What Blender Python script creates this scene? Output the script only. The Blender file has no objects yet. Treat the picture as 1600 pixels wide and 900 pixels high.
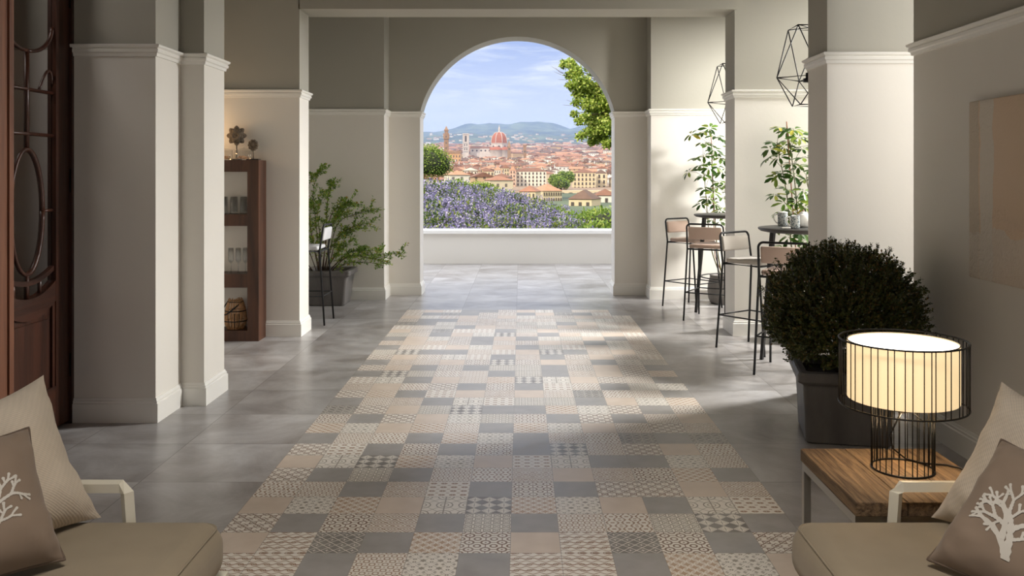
import bpy, math, random
import numpy as np
from mathutils import Vector, Matrix, noise

# ------------------------------------------------------------------ camera, world, sun, exposure
SC = bpy.context.scene
COL = SC.collection
F, VX, VY, EYE = 1370.0, 813.0, 273.0, 1.486      # focal length in px, vanishing point, eye height
cam_d = bpy.data.cameras.new('camera')
cam = bpy.data.objects.new('camera', cam_d)
COL.objects.link(cam)
cam.location = (0, 0, EYE)
cam.rotation_euler = (math.pi / 2, 0, 0)
cam_d.sensor_width = 36.0
cam_d.lens = 36.0 * F / 1600.0
cam_d.shift_x = -(VX - 800.0) / 1600.0
cam_d.shift_y = -(450.0 - VY) / 1600.0
cam_d.clip_start = 0.05
cam_d.clip_end = 20000.0
SC.camera = cam
SC.view_settings.view_transform = 'Standard'
SC.view_settings.look = 'None'
SC.view_settings.gamma = 1.0
SC.view_settings.use_curve_mapping = False
SC.view_settings.exposure = 0.0
SC.cycles.max_bounces = 10
SC.cycles.diffuse_bounces = 5
SC.cycles.glossy_bounces = 4
SC.cycles.transmission_bounces = 8
SC.cycles.transparent_max_bounces = 12
SC.cycles.volume_bounces = 0
SC.cycles.sample_clamp_indirect = 4.0
SC.cycles.caustics_reflective = False
SC.cycles.caustics_refractive = False

WORLD_STRENGTH = 1.27
world = bpy.data.worlds.new('sky')
SC.world = world
world.use_nodes = True
wn, wl = world.node_tree.nodes, world.node_tree.links
wn.clear()
w_out = wn.new('ShaderNodeOutputWorld')
w_bg = wn.new('ShaderNodeBackground')
w_bg.inputs['Strength'].default_value = WORLD_STRENGTH
w_tc = wn.new('ShaderNodeTexCoord')
w_sep = wn.new('ShaderNodeSeparateXYZ')
wl.new(w_tc.outputs['Generated'], w_sep.inputs[0])
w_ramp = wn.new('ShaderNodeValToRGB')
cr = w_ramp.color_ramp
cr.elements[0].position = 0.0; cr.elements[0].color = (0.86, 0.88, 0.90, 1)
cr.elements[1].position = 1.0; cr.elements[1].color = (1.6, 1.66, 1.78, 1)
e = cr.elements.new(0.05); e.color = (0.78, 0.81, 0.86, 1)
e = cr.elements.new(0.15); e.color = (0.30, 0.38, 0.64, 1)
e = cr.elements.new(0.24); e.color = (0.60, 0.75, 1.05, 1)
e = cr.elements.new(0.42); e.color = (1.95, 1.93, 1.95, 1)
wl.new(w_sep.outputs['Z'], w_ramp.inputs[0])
w_map = wn.new('ShaderNodeMapping')
w_map.inputs['Scale'].default_value = (9.0, 9.0, 62.0)
w_map.inputs['Rotation'].default_value = (0.0, 0.10, 0.0)
w_map.inputs['Location'].default_value = (0.7, 0.3, 0.9)
wl.new(w_tc.outputs['Generated'], w_map.inputs[0])
w_noise = wn.new('ShaderNodeTexNoise')
w_noise.inputs['Scale'].default_value = 1.0
w_noise.inputs['Detail'].default_value = 8.0
w_noise.inputs['Roughness'].default_value = 0.58
w_noise.inputs['Distortion'].default_value = 0.5
wl.new(w_map.outputs[0], w_noise.inputs['Vector'])
w_cr = wn.new('ShaderNodeValToRGB')
w_cr.color_ramp.elements[0].position = 0.43
w_cr.color_ramp.elements[1].position = 0.60
wl.new(w_noise.outputs['Fac'], w_cr.inputs[0])
w_mix = wn.new('ShaderNodeMixRGB')
w_mix.inputs['Color2'].default_value = (0.78, 0.80, 0.83, 1)
w_mul = wn.new('ShaderNodeMath'); w_mul.operation = 'MULTIPLY'; w_mul.inputs[1].default_value = 0.85
w_lim = wn.new('ShaderNodeMapRange'); w_lim.inputs['From Min'].default_value = 0.16; w_lim.inputs['From Max'].default_value = 0.28; w_lim.inputs['To Min'].default_value = 0.85; w_lim.inputs['To Max'].default_value = 0.0
wl.new(w_sep.outputs['Z'], w_lim.inputs['Value']); wl.new(w_lim.outputs[0], w_mul.inputs[1])
wl.new(w_cr.outputs[0], w_mul.inputs[0]); wl.new(w_mul.outputs[0], w_mix.inputs['Fac'])
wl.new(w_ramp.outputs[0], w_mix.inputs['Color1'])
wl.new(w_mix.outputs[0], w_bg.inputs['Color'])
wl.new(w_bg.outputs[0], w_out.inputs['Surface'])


def sun_light(name, direction, energy, color, angle):
    d = bpy.data.lights.new(name, 'SUN'); d.energy = energy; d.color = color; d.angle = angle
    o = bpy.data.objects.new(name, d); COL.objects.link(o)
    o.rotation_euler = Vector(direction).to_track_quat('-Z', 'Y').to_euler()
    return o


def area_light(name, loc, target, size, energy, color=(1, 1, 1), size_y=None):
    d = bpy.data.lights.new(name, 'AREA'); d.energy = energy; d.color = color
    d.shape = 'RECTANGLE'; d.size = size; d.size_y = size_y or size
    o = bpy.data.objects.new(name, d); COL.objects.link(o)
    o.location = loc
    o.rotation_euler = (Vector(target) - Vector(loc)).to_track_quat('-Z', 'Y').to_euler()
    return o


sun_light('sun', (0.50, 0.62, -0.55), 3.4, (1.0, 0.93, 0.80), math.radians(0.8))
# daylight falling in through the side windows of the two right bays
area_light('window_daylight', (5.3, 7.66, 3.75), (1.6, 7.0, 0.6), 0.75, 600, (1.0, 0.985, 0.95))
area_light('window_daylight', (5.3, 10.05, 3.75), (1.6, 9.3, 0.6), 0.75, 440, (1.0, 0.985, 0.95))
# daylight in the narrow passage behind the right wall
area_light('passage_daylight', (3.75, 4.72, 2.0), (2.2, 5.5, 1.7), 0.7, 74, (1.0, 0.98, 0.95), 3.2)
# added fill from behind the camera, through an invented wall opening
area_light('rear_fill', (0.6, -3.35, 1.9), (0.0, 3.0, 0.8), 2.6, 1.5, (1.0, 0.93, 0.86), 1.6)
# unseen fill light added above the seating group to lift the sofas
seat_fill = area_light('seating_fill', (0.0, 0.9, 3.85), (0.0, 1.7, 0.0), 1.0, 30, (1.0, 0.93, 0.84))
seat_fill.data.spread = math.radians(84)
area_light('vestibule_fill', (-3.45, 4.3, 3.4), (-3.1, 5.2, 1.4), 0.4, 9, (1.0, .95, .9))  # unseen lamp added in the vestibule to show the shutter behind the glass

# ------------------------------------------------------------------ shader helpers
class S:
    """a float socket with arithmetic"""
    def __init__(self, nt, v): self.nt, self.v = nt, v
    def _m(self, op, *a):
        n = self.nt.nodes.new('ShaderNodeMath'); n.operation = op
        for i, x in enumerate((self,) + a):
            if isinstance(x, S): self.nt.links.new(x.v, n.inputs[i])
            else: n.inputs[i].default_value = x
        return S(self.nt, n.outputs[0])
    def __add__(s, o): return s._m('ADD', o)
    def __sub__(s, o): return s._m('SUBTRACT', o)
    def __mul__(s, o): return s._m('MULTIPLY', o)
    def __truediv__(s, o): return s._m('DIVIDE', o)
    def fr(s): return s._m('FRACT')
    def ab(s): return s._m('ABSOLUTE')
    def lt(s, o): return s._m('LESS_THAN', o)
    def gt(s, o): return s._m('GREATER_THAN', o)
    def mn(s, o): return s._m('MINIMUM', o)
    def mx(s, o): return s._m('MAXIMUM', o)
    def sq(s): return s._m('SQRT')
    def sin(s): return s._m('SINE')
    def flo(s): return s._m('FLOOR')
    def inv(s): return (s * -1.0) + 1.0


MATS = {}


def new_mat(name):
    m = bpy.data.materials.new(name); m.use_nodes = True
    nt = m.node_tree
    b = nt.nodes.get('Principled BSDF')
    return m, nt, b


def lin(r, g, b):
    f = lambda c: (c / 255.0 / 12.92) if c <= 10 else ((c / 255.0 + 0.055) / 1.055) ** 2.4
    return (f(r), f(g), f(b), 1.0)


def mat(name, col, rough=0.6, metal=0.0, bump=0.0, bscale=40.0, var=0.0, vscale=6.0, spec=0.5, stretch=None, trans=0.0, coat=0.0, sheen=0.0):
    """principled material with optional noise colour variation and noise bump"""
    if name in MATS: return MATS[name]
    m, nt, b = new_mat(name)
    b.inputs['Base Color'].default_value = col
    b.inputs['Roughness'].default_value = rough
    b.inputs['Metallic'].default_value = metal
    b.inputs['Specular IOR Level'].default_value = spec
    b.inputs['Transmission Weight'].default_value = trans
    b.inputs['Coat Weight'].default_value = coat
    b.inputs['Sheen Weight'].default_value = sheen
    tc = nt.nodes.new('ShaderNodeTexCoord')
    mp = nt.nodes.new('ShaderNodeMapping')
    nt.links.new(tc.outputs['Object'], mp.inputs[0])
    if stretch: mp.inputs['Scale'].default_value = stretch
    if var > 0:
        n = nt.nodes.new('ShaderNodeTexNoise'); n.inputs['Scale'].default_value = vscale
        n.inputs['Detail'].default_value = 6.0
        nt.links.new(mp.outputs[0], n.inputs['Vector'])
        r = nt.nodes.new('ShaderNodeMapRange')
        r.inputs['From Min'].default_value = 0.3; r.inputs['From Max'].default_value = 0.7
        r.inputs['To Min'].default_value = 1.0 - var; r.inputs['To Max'].default_value = 1.0 + var
        nt.links.new(n.outputs['Fac'], r.inputs['Value'])
        mx = nt.nodes.new('ShaderNodeVectorMath'); mx.operation = 'SCALE'
        mx.inputs[0].default_value = col[:3]
        nt.links.new(r.outputs[0], mx.inputs['Scale'])
        nt.links.new(mx.outputs[0], b.inputs['Base Color'])
    if bump > 0:
        n2 = nt.nodes.new('ShaderNodeTexNoise'); n2.inputs['Scale'].default_value = bscale
        n2.inputs['Detail'].default_value = 4.0
        nt.links.new(mp.outputs[0], n2.inputs['Vector'])
        bp = nt.nodes.new('ShaderNodeBump'); bp.inputs['Strength'].default_value = bump
        bp.inputs['Distance'].default_value = 0.01
        nt.links.new(n2.outputs['Fac'], bp.inputs['Height'])
        nt.links.new(bp.outputs[0], b.inputs['Normal'])
    MATS[name] = m
    return m


def island_mat(name, cols, rough=0.5, translucent=0.0, spec=0.4):
    """leaf material: colour picked per leaf (mesh island)"""
    if name in MATS: return MATS[name]
    m, nt, b = new_mat(name)
    g = nt.nodes.new('ShaderNodeNewGeometry')
    r = nt.nodes.new('ShaderNodeValToRGB')
    r.color_ramp.interpolation = 'LINEAR'
    els = r.color_ramp.elements
    for i, (p, c) in enumerate(cols):
        el = els[i] if i < 2 else els.new(p)
        el.position = p; el.color = c
    nt.links.new(g.outputs['Random Per Island'], r.inputs[0])
    nt.links.new(r.outputs[0], b.inputs['Base Color'])
    b.inputs['Roughness'].default_value = rough
    b.inputs['Specular IOR Level'].default_value = spec
    if translucent > 0:
        t = nt.nodes.new('ShaderNodeBsdfTranslucent')
        nt.links.new(r.outputs[0], t.inputs['Color'])
        mx = nt.nodes.new('ShaderNodeMixShader'); mx.inputs[0].default_value = translucent
        nt.links.new(b.outputs[0], mx.inputs[1]); nt.links.new(t.outputs[0], mx.inputs[2])
        nt.links.new(mx.outputs[0], nt.nodes['Material Output'].inputs['Surface'])
    MATS[name] = m
    return m


def wood_mat(name, c1, c2, axis='z', scale=3.0, rough=0.45, bump=0.25, fine=1.0):
    if name in MATS: return MATS[name]
    m, nt, b = new_mat(name)
    tc = nt.nodes.new('ShaderNodeTexCoord'); mp = nt.nodes.new('ShaderNodeMapping')
    s = {'x': (0.06, 1, 1), 'y': (1, 0.06, 1), 'z': (1, 1, 0.06)}[axis]
    mp.inputs['Scale'].default_value = tuple(k * scale * 8 for k in s)
    nt.links.new(tc.outputs['Object'], mp.inputs[0])
    n = nt.nodes.new('ShaderNodeTexNoise'); n.inputs['Scale'].default_value = fine
    n.inputs['Detail'].default_value = 8.0; n.inputs['Roughness'].default_value = 0.65
    n.inputs['Distortion'].default_value = 0.6
    nt.links.new(mp.outputs[0], n.inputs['Vector'])
    r = nt.nodes.new('ShaderNodeValToRGB')
    r.color_ramp.elements[0].position = 0.33; r.color_ramp.elements[0].color = c1
    r.color_ramp.elements[1].position = 0.68; r.color_ramp.elements[1].color = c2
    nt.links.new(n.outputs['Fac'], r.inputs[0])
    nt.links.new(r.outputs[0], b.inputs['Base Color'])
    b.inputs['Roughness'].default_value = rough
    bp = nt.nodes.new('ShaderNodeBump'); bp.inputs['Strength'].default_value = bump
    bp.inputs['Distance'].default_value = 0.01
    nt.links.new(n.outputs['Fac'], bp.inputs['Height'])
    nt.links.new(bp.outputs[0], b.inputs['Normal'])
    MATS[name] = m
    return m


# ------------------------------------------------------------------ mesh helpers
class MB:
    def __init__(self): self.v, self.f, self.m, self.sm = [], [], [], []
    def add(self, vs, fs, mi=0, smooth=False):
        o = len(self.v)
        self.v.extend([tuple(p) for p in vs])
        self.f.extend([tuple(i + o for i in f) for f in fs])
        self.m.extend([mi] * len(fs)); self.sm.extend([smooth] * len(fs))
        return self
    def box(self, x0, x1, y0, y1, z0, z1, mi=0, M=None):
        vs = [(x, y, z) for z in (z0, z1) for y in (y0, y1) for x in (x0, x1)]
        if M is not None: vs = [M @ Vector(p) for p in vs]
        return self.add(vs, [(0, 2, 3, 1), (4, 5, 7, 6), (0, 1, 5, 4), (2, 6, 7, 3), (0, 4, 6, 2), (1, 3, 7, 5)], mi)
    def bbox(self, x0, x1, y0, y1, z0, z1, r=0.01, seg=3, mi=0, M=None, smooth=True):
        """rounded box: superellipsoid-free, corner spheres"""
        vs, fs = [], []
        n = seg + 1
        r = min(r, (x1 - x0) / 2 - 1e-5, (y1 - y0) / 2 - 1e-5, (z1 - z0) / 2 - 1e-5)
        N = 4 * n                      # longitude samples
        lat = []
        for half in (-1, 1):
            for i in range(n):
                t = (i / seg) * math.pi / 2
                a = -math.pi / 2 + t if half < 0 else t
                lat.append((a, half))
        for a, h in lat:
            ca, sa = math.cos(a), math.sin(a)
            z = (z0 + r if h < 0 else z1 - r) + r * sa
            for q in range(4):
                sx, sy = ((1, 1), (-1, 1), (-1, -1), (1, -1))[q]
                for i in range(n):
                    b = q * math.pi / 2 + (i / seg) * math.pi / 2
                    cx = x1 - r if sx > 0 else x0 + r
                    cy = y1 - r if sy > 0 else y0 + r
                    vs.append((cx + r * ca * math.cos(b), cy + r * ca * math.sin(b), z))
        R = len(lat)
        for i in range(R - 1):
            for j in range(N):
                k = (j + 1) % N
                fs.append((i * N + j, i * N + k, (i + 1) * N + k, (i + 1) * N + j))
        fs.append(tuple(reversed(range(N))))
        fs.append(tuple(range((R - 1) * N, R * N)))
        if M is not None: vs = [M @ Vector(p) for p in vs]
        return self.add(vs, fs, mi, smooth)
    def tube(self, pts, r, n=8, mi=0, closed=False, smooth=True, flat=None):
        pts = [Vector(p) for p in pts]
        L = len(pts)
        rs = r if isinstance(r, (list, tuple)) else [r] * L
        ring, prev = [], None
        for i in range(L):
            a = pts[i - 1] if (i > 0 or closed) else pts[i]
            b = pts[(i + 1) % L] if (i < L - 1 or closed) else pts[i]
            t = (b - a).normalized()
            if prev is None:
                u = t.orthogonal().normalized() if abs(t.z) > 0.9 else t.cross(Vector((0, 0, 1))).normalized()
            else:
                u = (prev - t * prev.dot(t)).normalized()
            prev = u
            w = t.cross(u)
            fl = flat or (1, 1)
            ph = math.pi / 4 if n == 4 else 0.0
            ring.append([pts[i] + (u * math.cos(2 * math.pi * k / n + ph) * fl[0] + w * math.sin(2 * math.pi * k / n + ph) * fl[1]) * rs[i] for k in range(n)])
        vs = [p for rr in ring for p in rr]
        fs = []
        for i in range(L if closed else L - 1):
            j = (i + 1) % L
            for k in range(n):
                q = (k + 1) % n
                fs.append((i * n + k, j * n + k, j * n + q, i * n + q))
        if not closed:
            fs.append(tuple(range(n))); fs.append(tuple(reversed(range((L - 1) * n, L * n))))
        return self.add(vs, fs, mi, smooth)
    def lathe(self, prof, n=24, c=(0, 0, 0), mi=0, smooth=True, sx=1.0, sy=1.0, caps=True):
        vs = [(c[0] + r * math.cos(2 * math.pi * k / n) * sx, c[1] + r * math.sin(2 * math.pi * k / n) * sy, c[2] + z) for r, z in prof for k in range(n)]
        fs = []
        for i in range(len(prof) - 1):
            for k in range(n):
                q = (k + 1) % n
                fs.append((i * n + k, i * n + q, (i + 1) * n + q, (i + 1) * n + k))
        if caps:
            if prof[0][0] > 1e-4: fs.append(tuple(reversed(range(n))))
            if prof[-1][0] > 1e-4: fs.append(tuple(range((len(prof) - 1) * n, len(prof) * n)))
        return self.add(vs, fs, mi, smooth)
    def prism(self, poly, h, axis='y', o=0.0, mi=0):
        """poly of 2-D points extruded along axis from o to o+h"""
        def P(a, b, t): return {'y': (a, t, b), 'x': (t, a, b), 'z': (a, b, t)}[axis]
        n = len(poly)
        vs = [P(a, b, o) for a, b in poly] + [P(a, b, o + h) for a, b in poly]
        fs = [tuple(range(n)), tuple(reversed(range(n, 2 * n)))]
        fs += [(i, (i + 1) % n, n + (i + 1) % n, n + i) for i in range(n)]
        return self.add(vs, fs, mi)
    def build(self, name, mats, parent=None, loc=None, rot=None):
        me = bpy.data.meshes.new(name)
        me.from_pydata(self.v, [], self.f)
        if not isinstance(mats, (list, tuple)): mats = [mats]
        for q in mats: me.materials.append(q)
        me.polygons.foreach_set('material_index', self.m)
        me.polygons.foreach_set('use_smooth', self.sm)
        me.update()
        o = bpy.data.objects.new(name, me)
        COL.objects.link(o)
        if parent is not None: o.parent = parent
        if loc is not None: o.location = loc
        if rot is not None: o.rotation_euler = rot
        return o


def np_mesh(name, V, Fq, mats, parent=None, mi=None, smooth=False):
    """fast mesh from arrays, all faces with the same corner count"""
    me = bpy.data.meshes.new(name)
    V = np.asarray(V, dtype=np.float32); Fq = np.asarray(Fq, dtype=np.int32)
    k = Fq.shape[1]
    me.vertices.add(len(V)); me.vertices.foreach_set('co', V.ravel())
    me.loops.add(Fq.size); me.loops.foreach_set('vertex_index', Fq.ravel())
    me.polygons.add(len(Fq))
    me.polygons.foreach_set('loop_start', np.arange(0, Fq.size, k, dtype=np.int32))
    if not isinstance(mats, (list, tuple)): mats = [mats]
    for q in mats: me.materials.append(q)
    if mi is not None: me.polygons.foreach_set('material_index', np.asarray(mi, dtype=np.int32))
    if smooth: me.polygons.foreach_set('use_smooth', np.ones(len(Fq), dtype=bool))
    me.update(calc_edges=True); me.validate()
    o = bpy.data.objects.new(name, me); COL.objects.link(o)
    if parent is not None: o.parent = parent
    return o


def empty(name, loc=(0, 0, 0), rz=0.0):
    o = bpy.data.objects.new(name, None); COL.objects.link(o)
    o.empty_display_size = 0.1
    o.location = loc; o.rotation_euler = (0, 0, rz)
    return o


def tag(o, label=None, cat=None, group=None, kind=None):
    if label: o['label'] = label
    if cat: o['category'] = cat
    if group: o['group'] = group
    if kind: o['kind'] = kind
    return o


def struct(o, label=None):
    o['kind'] = 'structure'
    if label: o['label'] = label
    return o


def copy_tree(o, parent=None):
    c = o.copy(); COL.objects.link(c)
    if parent is not None: c.parent = parent
    for ch in list(o.children): copy_tree(ch, c)
    return c


def wp(px, py, Y):
    """a pixel of the photograph at depth Y -> the place in the world"""
    return Vector(((px - VX) * Y / F, Y, EYE - (py - VY) * Y / F))


def leaf_arrays(P, D, Nn, L, W, fold=0.0):
    """rhombic leaves: base points P, directions D, normals Nn, lengths L, widths W"""
    P, D, Nn = (np.asarray(a, dtype=np.float64) for a in (P, D, Nn))
    D /= np.linalg.norm(D, axis=1, keepdims=True) + 1e-9
    Sd = np.cross(D, Nn); Sd /= np.linalg.norm(Sd, axis=1, keepdims=True) + 1e-9
    N2 = np.cross(Sd, D)
    L = np.asarray(L).reshape(-1, 1); W = np.asarray(W).reshape(-1, 1)
    a = P; b = P + D * L * 0.5 + Sd * W * 0.5 + N2 * W * fold
    c = P + D * L; d = P + D * L * 0.5 - Sd * W * 0.5 + N2 * W * fold
    V = np.stack([a, b, c, d], axis=1).reshape(-1, 3)
    Fq = np.arange(len(V), dtype=np.int32).reshape(-1, 4)
    return V, Fq


def rnd_dirs(rs, n, up=0.0):
    d = rs.normal(size=(n, 3)); d[:, 2] += up
    return d / (np.linalg.norm(d, axis=1, keepdims=True) + 1e-9)
# ------------------------------------------------------------------ wall, floor and tile materials
CREAM, GREYP = lin(236, 231, 222), lin(176, 172, 160)
M_TRIM = mat('white_trim_paint', lin(242, 239, 232), 0.4)


def wall_material():
    m, nt, b = new_mat('two_tone_wall_paint')
    g = nt.nodes.new('ShaderNodeNewGeometry'); sp = nt.nodes.new('ShaderNodeSeparateXYZ')
    nt.links.new(g.outputs['Position'], sp.inputs[0])
    st = S(nt, sp.outputs['Z']).gt(2.235)
    mx = nt.nodes.new('ShaderNodeMixRGB')
    mx.inputs['Color1'].default_value = CREAM; mx.inputs['Color2'].default_value = GREYP
    nt.links.new(st.v, mx.inputs['Fac']); nt.links.new(mx.outputs[0], b.inputs['Base Color'])
    b.inputs['Roughness'].default_value = 0.75
    n = nt.nodes.new('ShaderNodeTexNoise'); n.inputs['Scale'].default_value = 30.0
    nt.links.new(g.outputs['Position'], n.inputs['Vector'])
    bp = nt.nodes.new('ShaderNodeBump'); bp.inputs['Strength'].default_value = 0.06; bp.inputs['Distance'].default_value = 0.01
    nt.links.new(n.outputs['Fac'], bp.inputs['Height']); nt.links.new(bp.outputs[0], b.inputs['Normal'])
    return m


M_WALL = wall_material()
RX0, RX1, RY1 = -1.24, 1.16, 9.64       # the inlay of patterned tiles


def floor_material():
    m, nt, b = new_mat('large_grey_floor_tiles')
    g = nt.nodes.new('ShaderNodeNewGeometry'); sp = nt.nodes.new('ShaderNodeSeparateXYZ')
    nt.links.new(g.outputs['Position'], sp.inputs[0])
    x = (S(nt, sp.outputs['X']) - RX0) / 0.6; y = (S(nt, sp.outputs['Y']) - RY1) / 0.6
    cx, cy = x.flo(), y.flo()
    ex = (x.fr() - 0.5).ab(); ey = (y.fr() - 0.5).ab()
    grout = ex.mx(ey).gt(0.4965)
    cmb = nt.nodes.new('ShaderNodeCombineXYZ'); nt.links.new(cx.v, cmb.inputs[0]); nt.links.new(cy.v, cmb.inputs[1])
    wn_ = nt.nodes.new('ShaderNodeTexWhiteNoise'); wn_.noise_dimensions = '3D'
    nt.links.new(cmb.outputs[0], wn_.inputs['Vector'])
    off = nt.nodes.new('ShaderNodeVectorMath'); off.operation = 'MULTIPLY_ADD'
    off.inputs[1].default_value = (9, 9, 9)
    nt.links.new(wn_.outputs['Color'], off.inputs[0]); nt.links.new(g.outputs['Position'], off.inputs[2])
    n = nt.nodes.new('ShaderNodeTexNoise'); n.inputs['Scale'].default_value = 2.2; n.inputs['Detail'].default_value = 8
    n.inputs['Roughness'].default_value = 0.62; n.inputs['Distortion'].default_value = 0.5
    nt.links.new(off.outputs[0], n.inputs['Vector'])
    r = nt.nodes.new('ShaderNodeValToRGB')
    r.color_ramp.elements[0].position = 0.30; r.color_ramp.elements[0].color = lin(128, 121, 117)
    r.color_ramp.elements[1].position = 0.72; r.color_ramp.elements[1].color = lin(190, 188, 187)
    nt.links.new(n.outputs['Fac'], r.inputs[0])
    br = S(nt, wn_.outputs['Value']) * 0.26 + 0.87
    sc = nt.nodes.new('ShaderNodeVectorMath'); sc.operation = 'SCALE'
    nt.links.new(r.outputs[0], sc.inputs[0]); nt.links.new(br.v, sc.inputs['Scale'])
    mx = nt.nodes.new('ShaderNodeMixRGB'); mx.inputs['Color2'].default_value = lin(112, 106, 102)
    nt.links.new(grout.v, mx.inputs['Fac']); nt.links.new(sc.outputs[0], mx.inputs['Color1'])
    nt.links.new(mx.outputs[0], b.inputs['Base Color'])
    rg = S(nt, n.outputs['Fac']).mx(0.35) * 0.12 + 0.24
    nt.links.new(rg.v, b.inputs['Roughness'])
    n3 = nt.nodes.new('ShaderNodeTexNoise'); n3.inputs['Scale'].default_value = 60.0
    nt.links.new(g.outputs['Position'], n3.inputs['Vector'])
    bp = nt.nodes.new('ShaderNodeBump'); bp.inputs['Strength'].default_value = 0.05; bp.inputs['Distance'].default_value = 0.01
    nt.links.new(n3.outputs['Fac'], bp.inputs['Height']); nt.links.new(bp.outputs[0], b.inputs['Normal'])
    return m


M_FLOOR = floor_material()

CR_ = lin(234, 227, 217)
BROWN, DBROWN, TAUPE, DTAUPE, TAN = lin(146, 108, 74), lin(118, 84, 56), lin(140, 130, 114), lin(108, 102, 96), lin(182, 148, 116)


def tile_material(name, fn, c_bg, c_fg, reps):
    """a 20 cm cement tile: fn(a, b, u, v) gives the printed mask; a, b are mirrored cell coordinates 0..0.5"""
    m, nt, b = new_mat(name)
    uv = nt.nodes.new('ShaderNodeUVMap'); sp = nt.nodes.new('ShaderNodeSeparateXYZ')
    nt.links.new(uv.outputs[0], sp.inputs[0])
    u0, v0 = S(nt, sp.outputs['X']), S(nt, sp.outputs['Y'])
    tu, tv = u0.fr(), v0.fr()
    g = nt.nodes.new('ShaderNodeNewGeometry')
    n = nt.nodes.new('ShaderNodeTexNoise'); n.inputs['Scale'].default_value = 9.0; n.inputs['Detail'].default_value = 6
    nt.links.new(g.outputs['Position'], n.inputs['Vector'])
    if fn is not None:
        u, v = tu * reps, tv * reps
        a, bb = (u.fr() - 0.5).ab(), (v.fr() - 0.5).ab()
        mask = fn(a, bb, u, v)
        wear = (S(nt, n.outputs['Fac']) * 0.5 + 0.62).mn(1.0)
        mask = mask * wear
        mx = nt.nodes.new('ShaderNodeMixRGB')
        mx.inputs['Color1'].default_value = c_bg; mx.inputs['Color2'].default_value = c_fg
        nt.links.new(mask.v, mx.inputs['Fac']); colo = mx.outputs[0]
    else:
        r = nt.nodes.new('ShaderNodeValToRGB')
        r.color_ramp.elements[0].position = 0.3; r.color_ramp.elements[0].color = c_bg
        r.color_ramp.elements[1].position = 0.7; r.color_ramp.elements[1].color = c_fg
        nt.links.new(n.outputs['Fac'], r.inputs[0]); colo = r.outputs[0]
    edge = (tu - 0.5).ab().mx((tv - 0.5).ab()).gt(0.492)
    m2 = nt.nodes.new('ShaderNodeMixRGB'); m2.inputs['Color2'].default_value = lin(140, 130, 120)
    nt.links.new((edge * 0.6).v, m2.inputs['Fac']); nt.links.new(colo, m2.inputs['Color1'])
    nt.links.new(m2.outputs[0], b.inputs['Base Color'])
    nt.links.new((S(nt, n.outputs['Fac']) * 0.2 + 0.27).v, b.inputs['Roughness'])
    b.inputs['Specular IOR Level'].default_value = 0.38
    return m


def dist(a, b, x, y):
    p, q = a - x, b - y
    return (p * p + q * q).sq()


def p_rings(a, b, u, v):
    r = dist(a, b, 0, 0); c = dist(a, b, 0.5, 0.5)
    return ((r - 0.27).ab().lt(0.06)).mx((c - 0.20).ab().lt(0.055)).mx(r.lt(0.07)).mx((a.mn(b).lt(0.035)) * r.gt(0.30))
def p_circ(a, b, u, v):
    return (dist(a, b, 0.5, 0.0) - 0.46).ab().lt(0.04).mx((dist(a, b, 0.0, 0.5) - 0.46).ab().lt(0.04)).mx((a - b).ab().lt(0.025)).inv()
def p_diam(a, b, u, v):
    return (a + b - 0.5).ab().lt(0.045).mx(a.mn(b).lt(0.03) * a.mx(b).lt(0.16)).inv()
def p_zig(a, b, u, v):
    s = a + b
    return s.gt(0.5).mx((s - 0.40).ab().lt(0.02)).mx((a.mn(b).lt(0.02)) * s.lt(0.3))
def p_star(a, b, u, v):
    k = (a - b).ab()
    return (k.gt(0.17) * (a + b).lt(0.46) * a.mn(b).gt(0.02)).mx((a + b).gt(0.80)).mx((k.lt(0.022)) * (a + b).gt(0.2))
def p_hex(a, b, u, v):
    k = (a * 1.0 + b * 0.55)
    return ((k - 0.40).ab().lt(0.065) * (a - b).ab().gt(0.05)).mx(a.lt(0.13) * b.lt(0.08)).mx(a.gt(0.40) * b.gt(0.30) * b.lt(0.42))
def p_bow(a, b, u, v):
    r = dist(a, b, 0.5, 0.5)
    return (r - 0.36).ab().lt(0.03).mx((r - 0.18).ab().lt(0.022)).mx(a.gt(0.47)).mx(((a - b).ab().lt(0.02)) * r.gt(0.36))
def p_blob(a, b, u, v):
    return ((a * a * 1.4 + b * b * 3.4).sq().lt(0.38) * a.gt(0.015)).mx(b.gt(0.44) * a.gt(0.36))
def p_loop(a, b, u, v):
    s = (u * 6.2832).sin() * 0.13
    return ((v.fr() - 0.5 + s).ab().lt(0.055)).mx((v.fr() - 0.5 - s).ab().gt(0.42)).mx((dist(a, b, 0, 0.5) - 0.17).ab().lt(0.045))
def p_lace(a, b, u, v):
    return ((u * 12.566 + (v * 6.2832).sin() * 1.6).sin() + (v * 12.566).sin() * 0.7).gt(0.15)
def p_latt(a, b, u, v):
    s = a + b
    return (s - 0.5).ab().lt(0.06).mx((s - 0.26).ab().lt(0.05)).mx(s.lt(0.09)).mx((s - 0.78).ab().lt(0.05))
def p_maze(a, b, u, v):
    r = dist(a, b, 0.5, 0.0); q = dist(a, b, 0.0, 0.5)
    return (r - 0.22).ab().lt(0.05).mx((q - 0.22).ab().lt(0.05)).mx((a + b - 0.5).ab().lt(0.03) * (a - b).ab().lt(0.2)).mx(dist(a, b, 0.5, 0.5).lt(0.07)).mx(dist(a, b, 0, 0).lt(0.07))
def p_cross(a, b, u, v):
    return (a - b).ab().lt(0.05).mx((a + b - 0.66).ab().lt(0.045)).mx((a.mx(b) - 0.20).ab().lt(0.035)).mx((a.mn(b) - 0.42).ab().lt(0.03))
def p_fine(a, b, u, v):
    return (a - b).ab().lt(0.07).mx((a + b).gt(0.86)).mx((a.mx(b) - 0.34).ab().lt(0.05))


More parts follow.
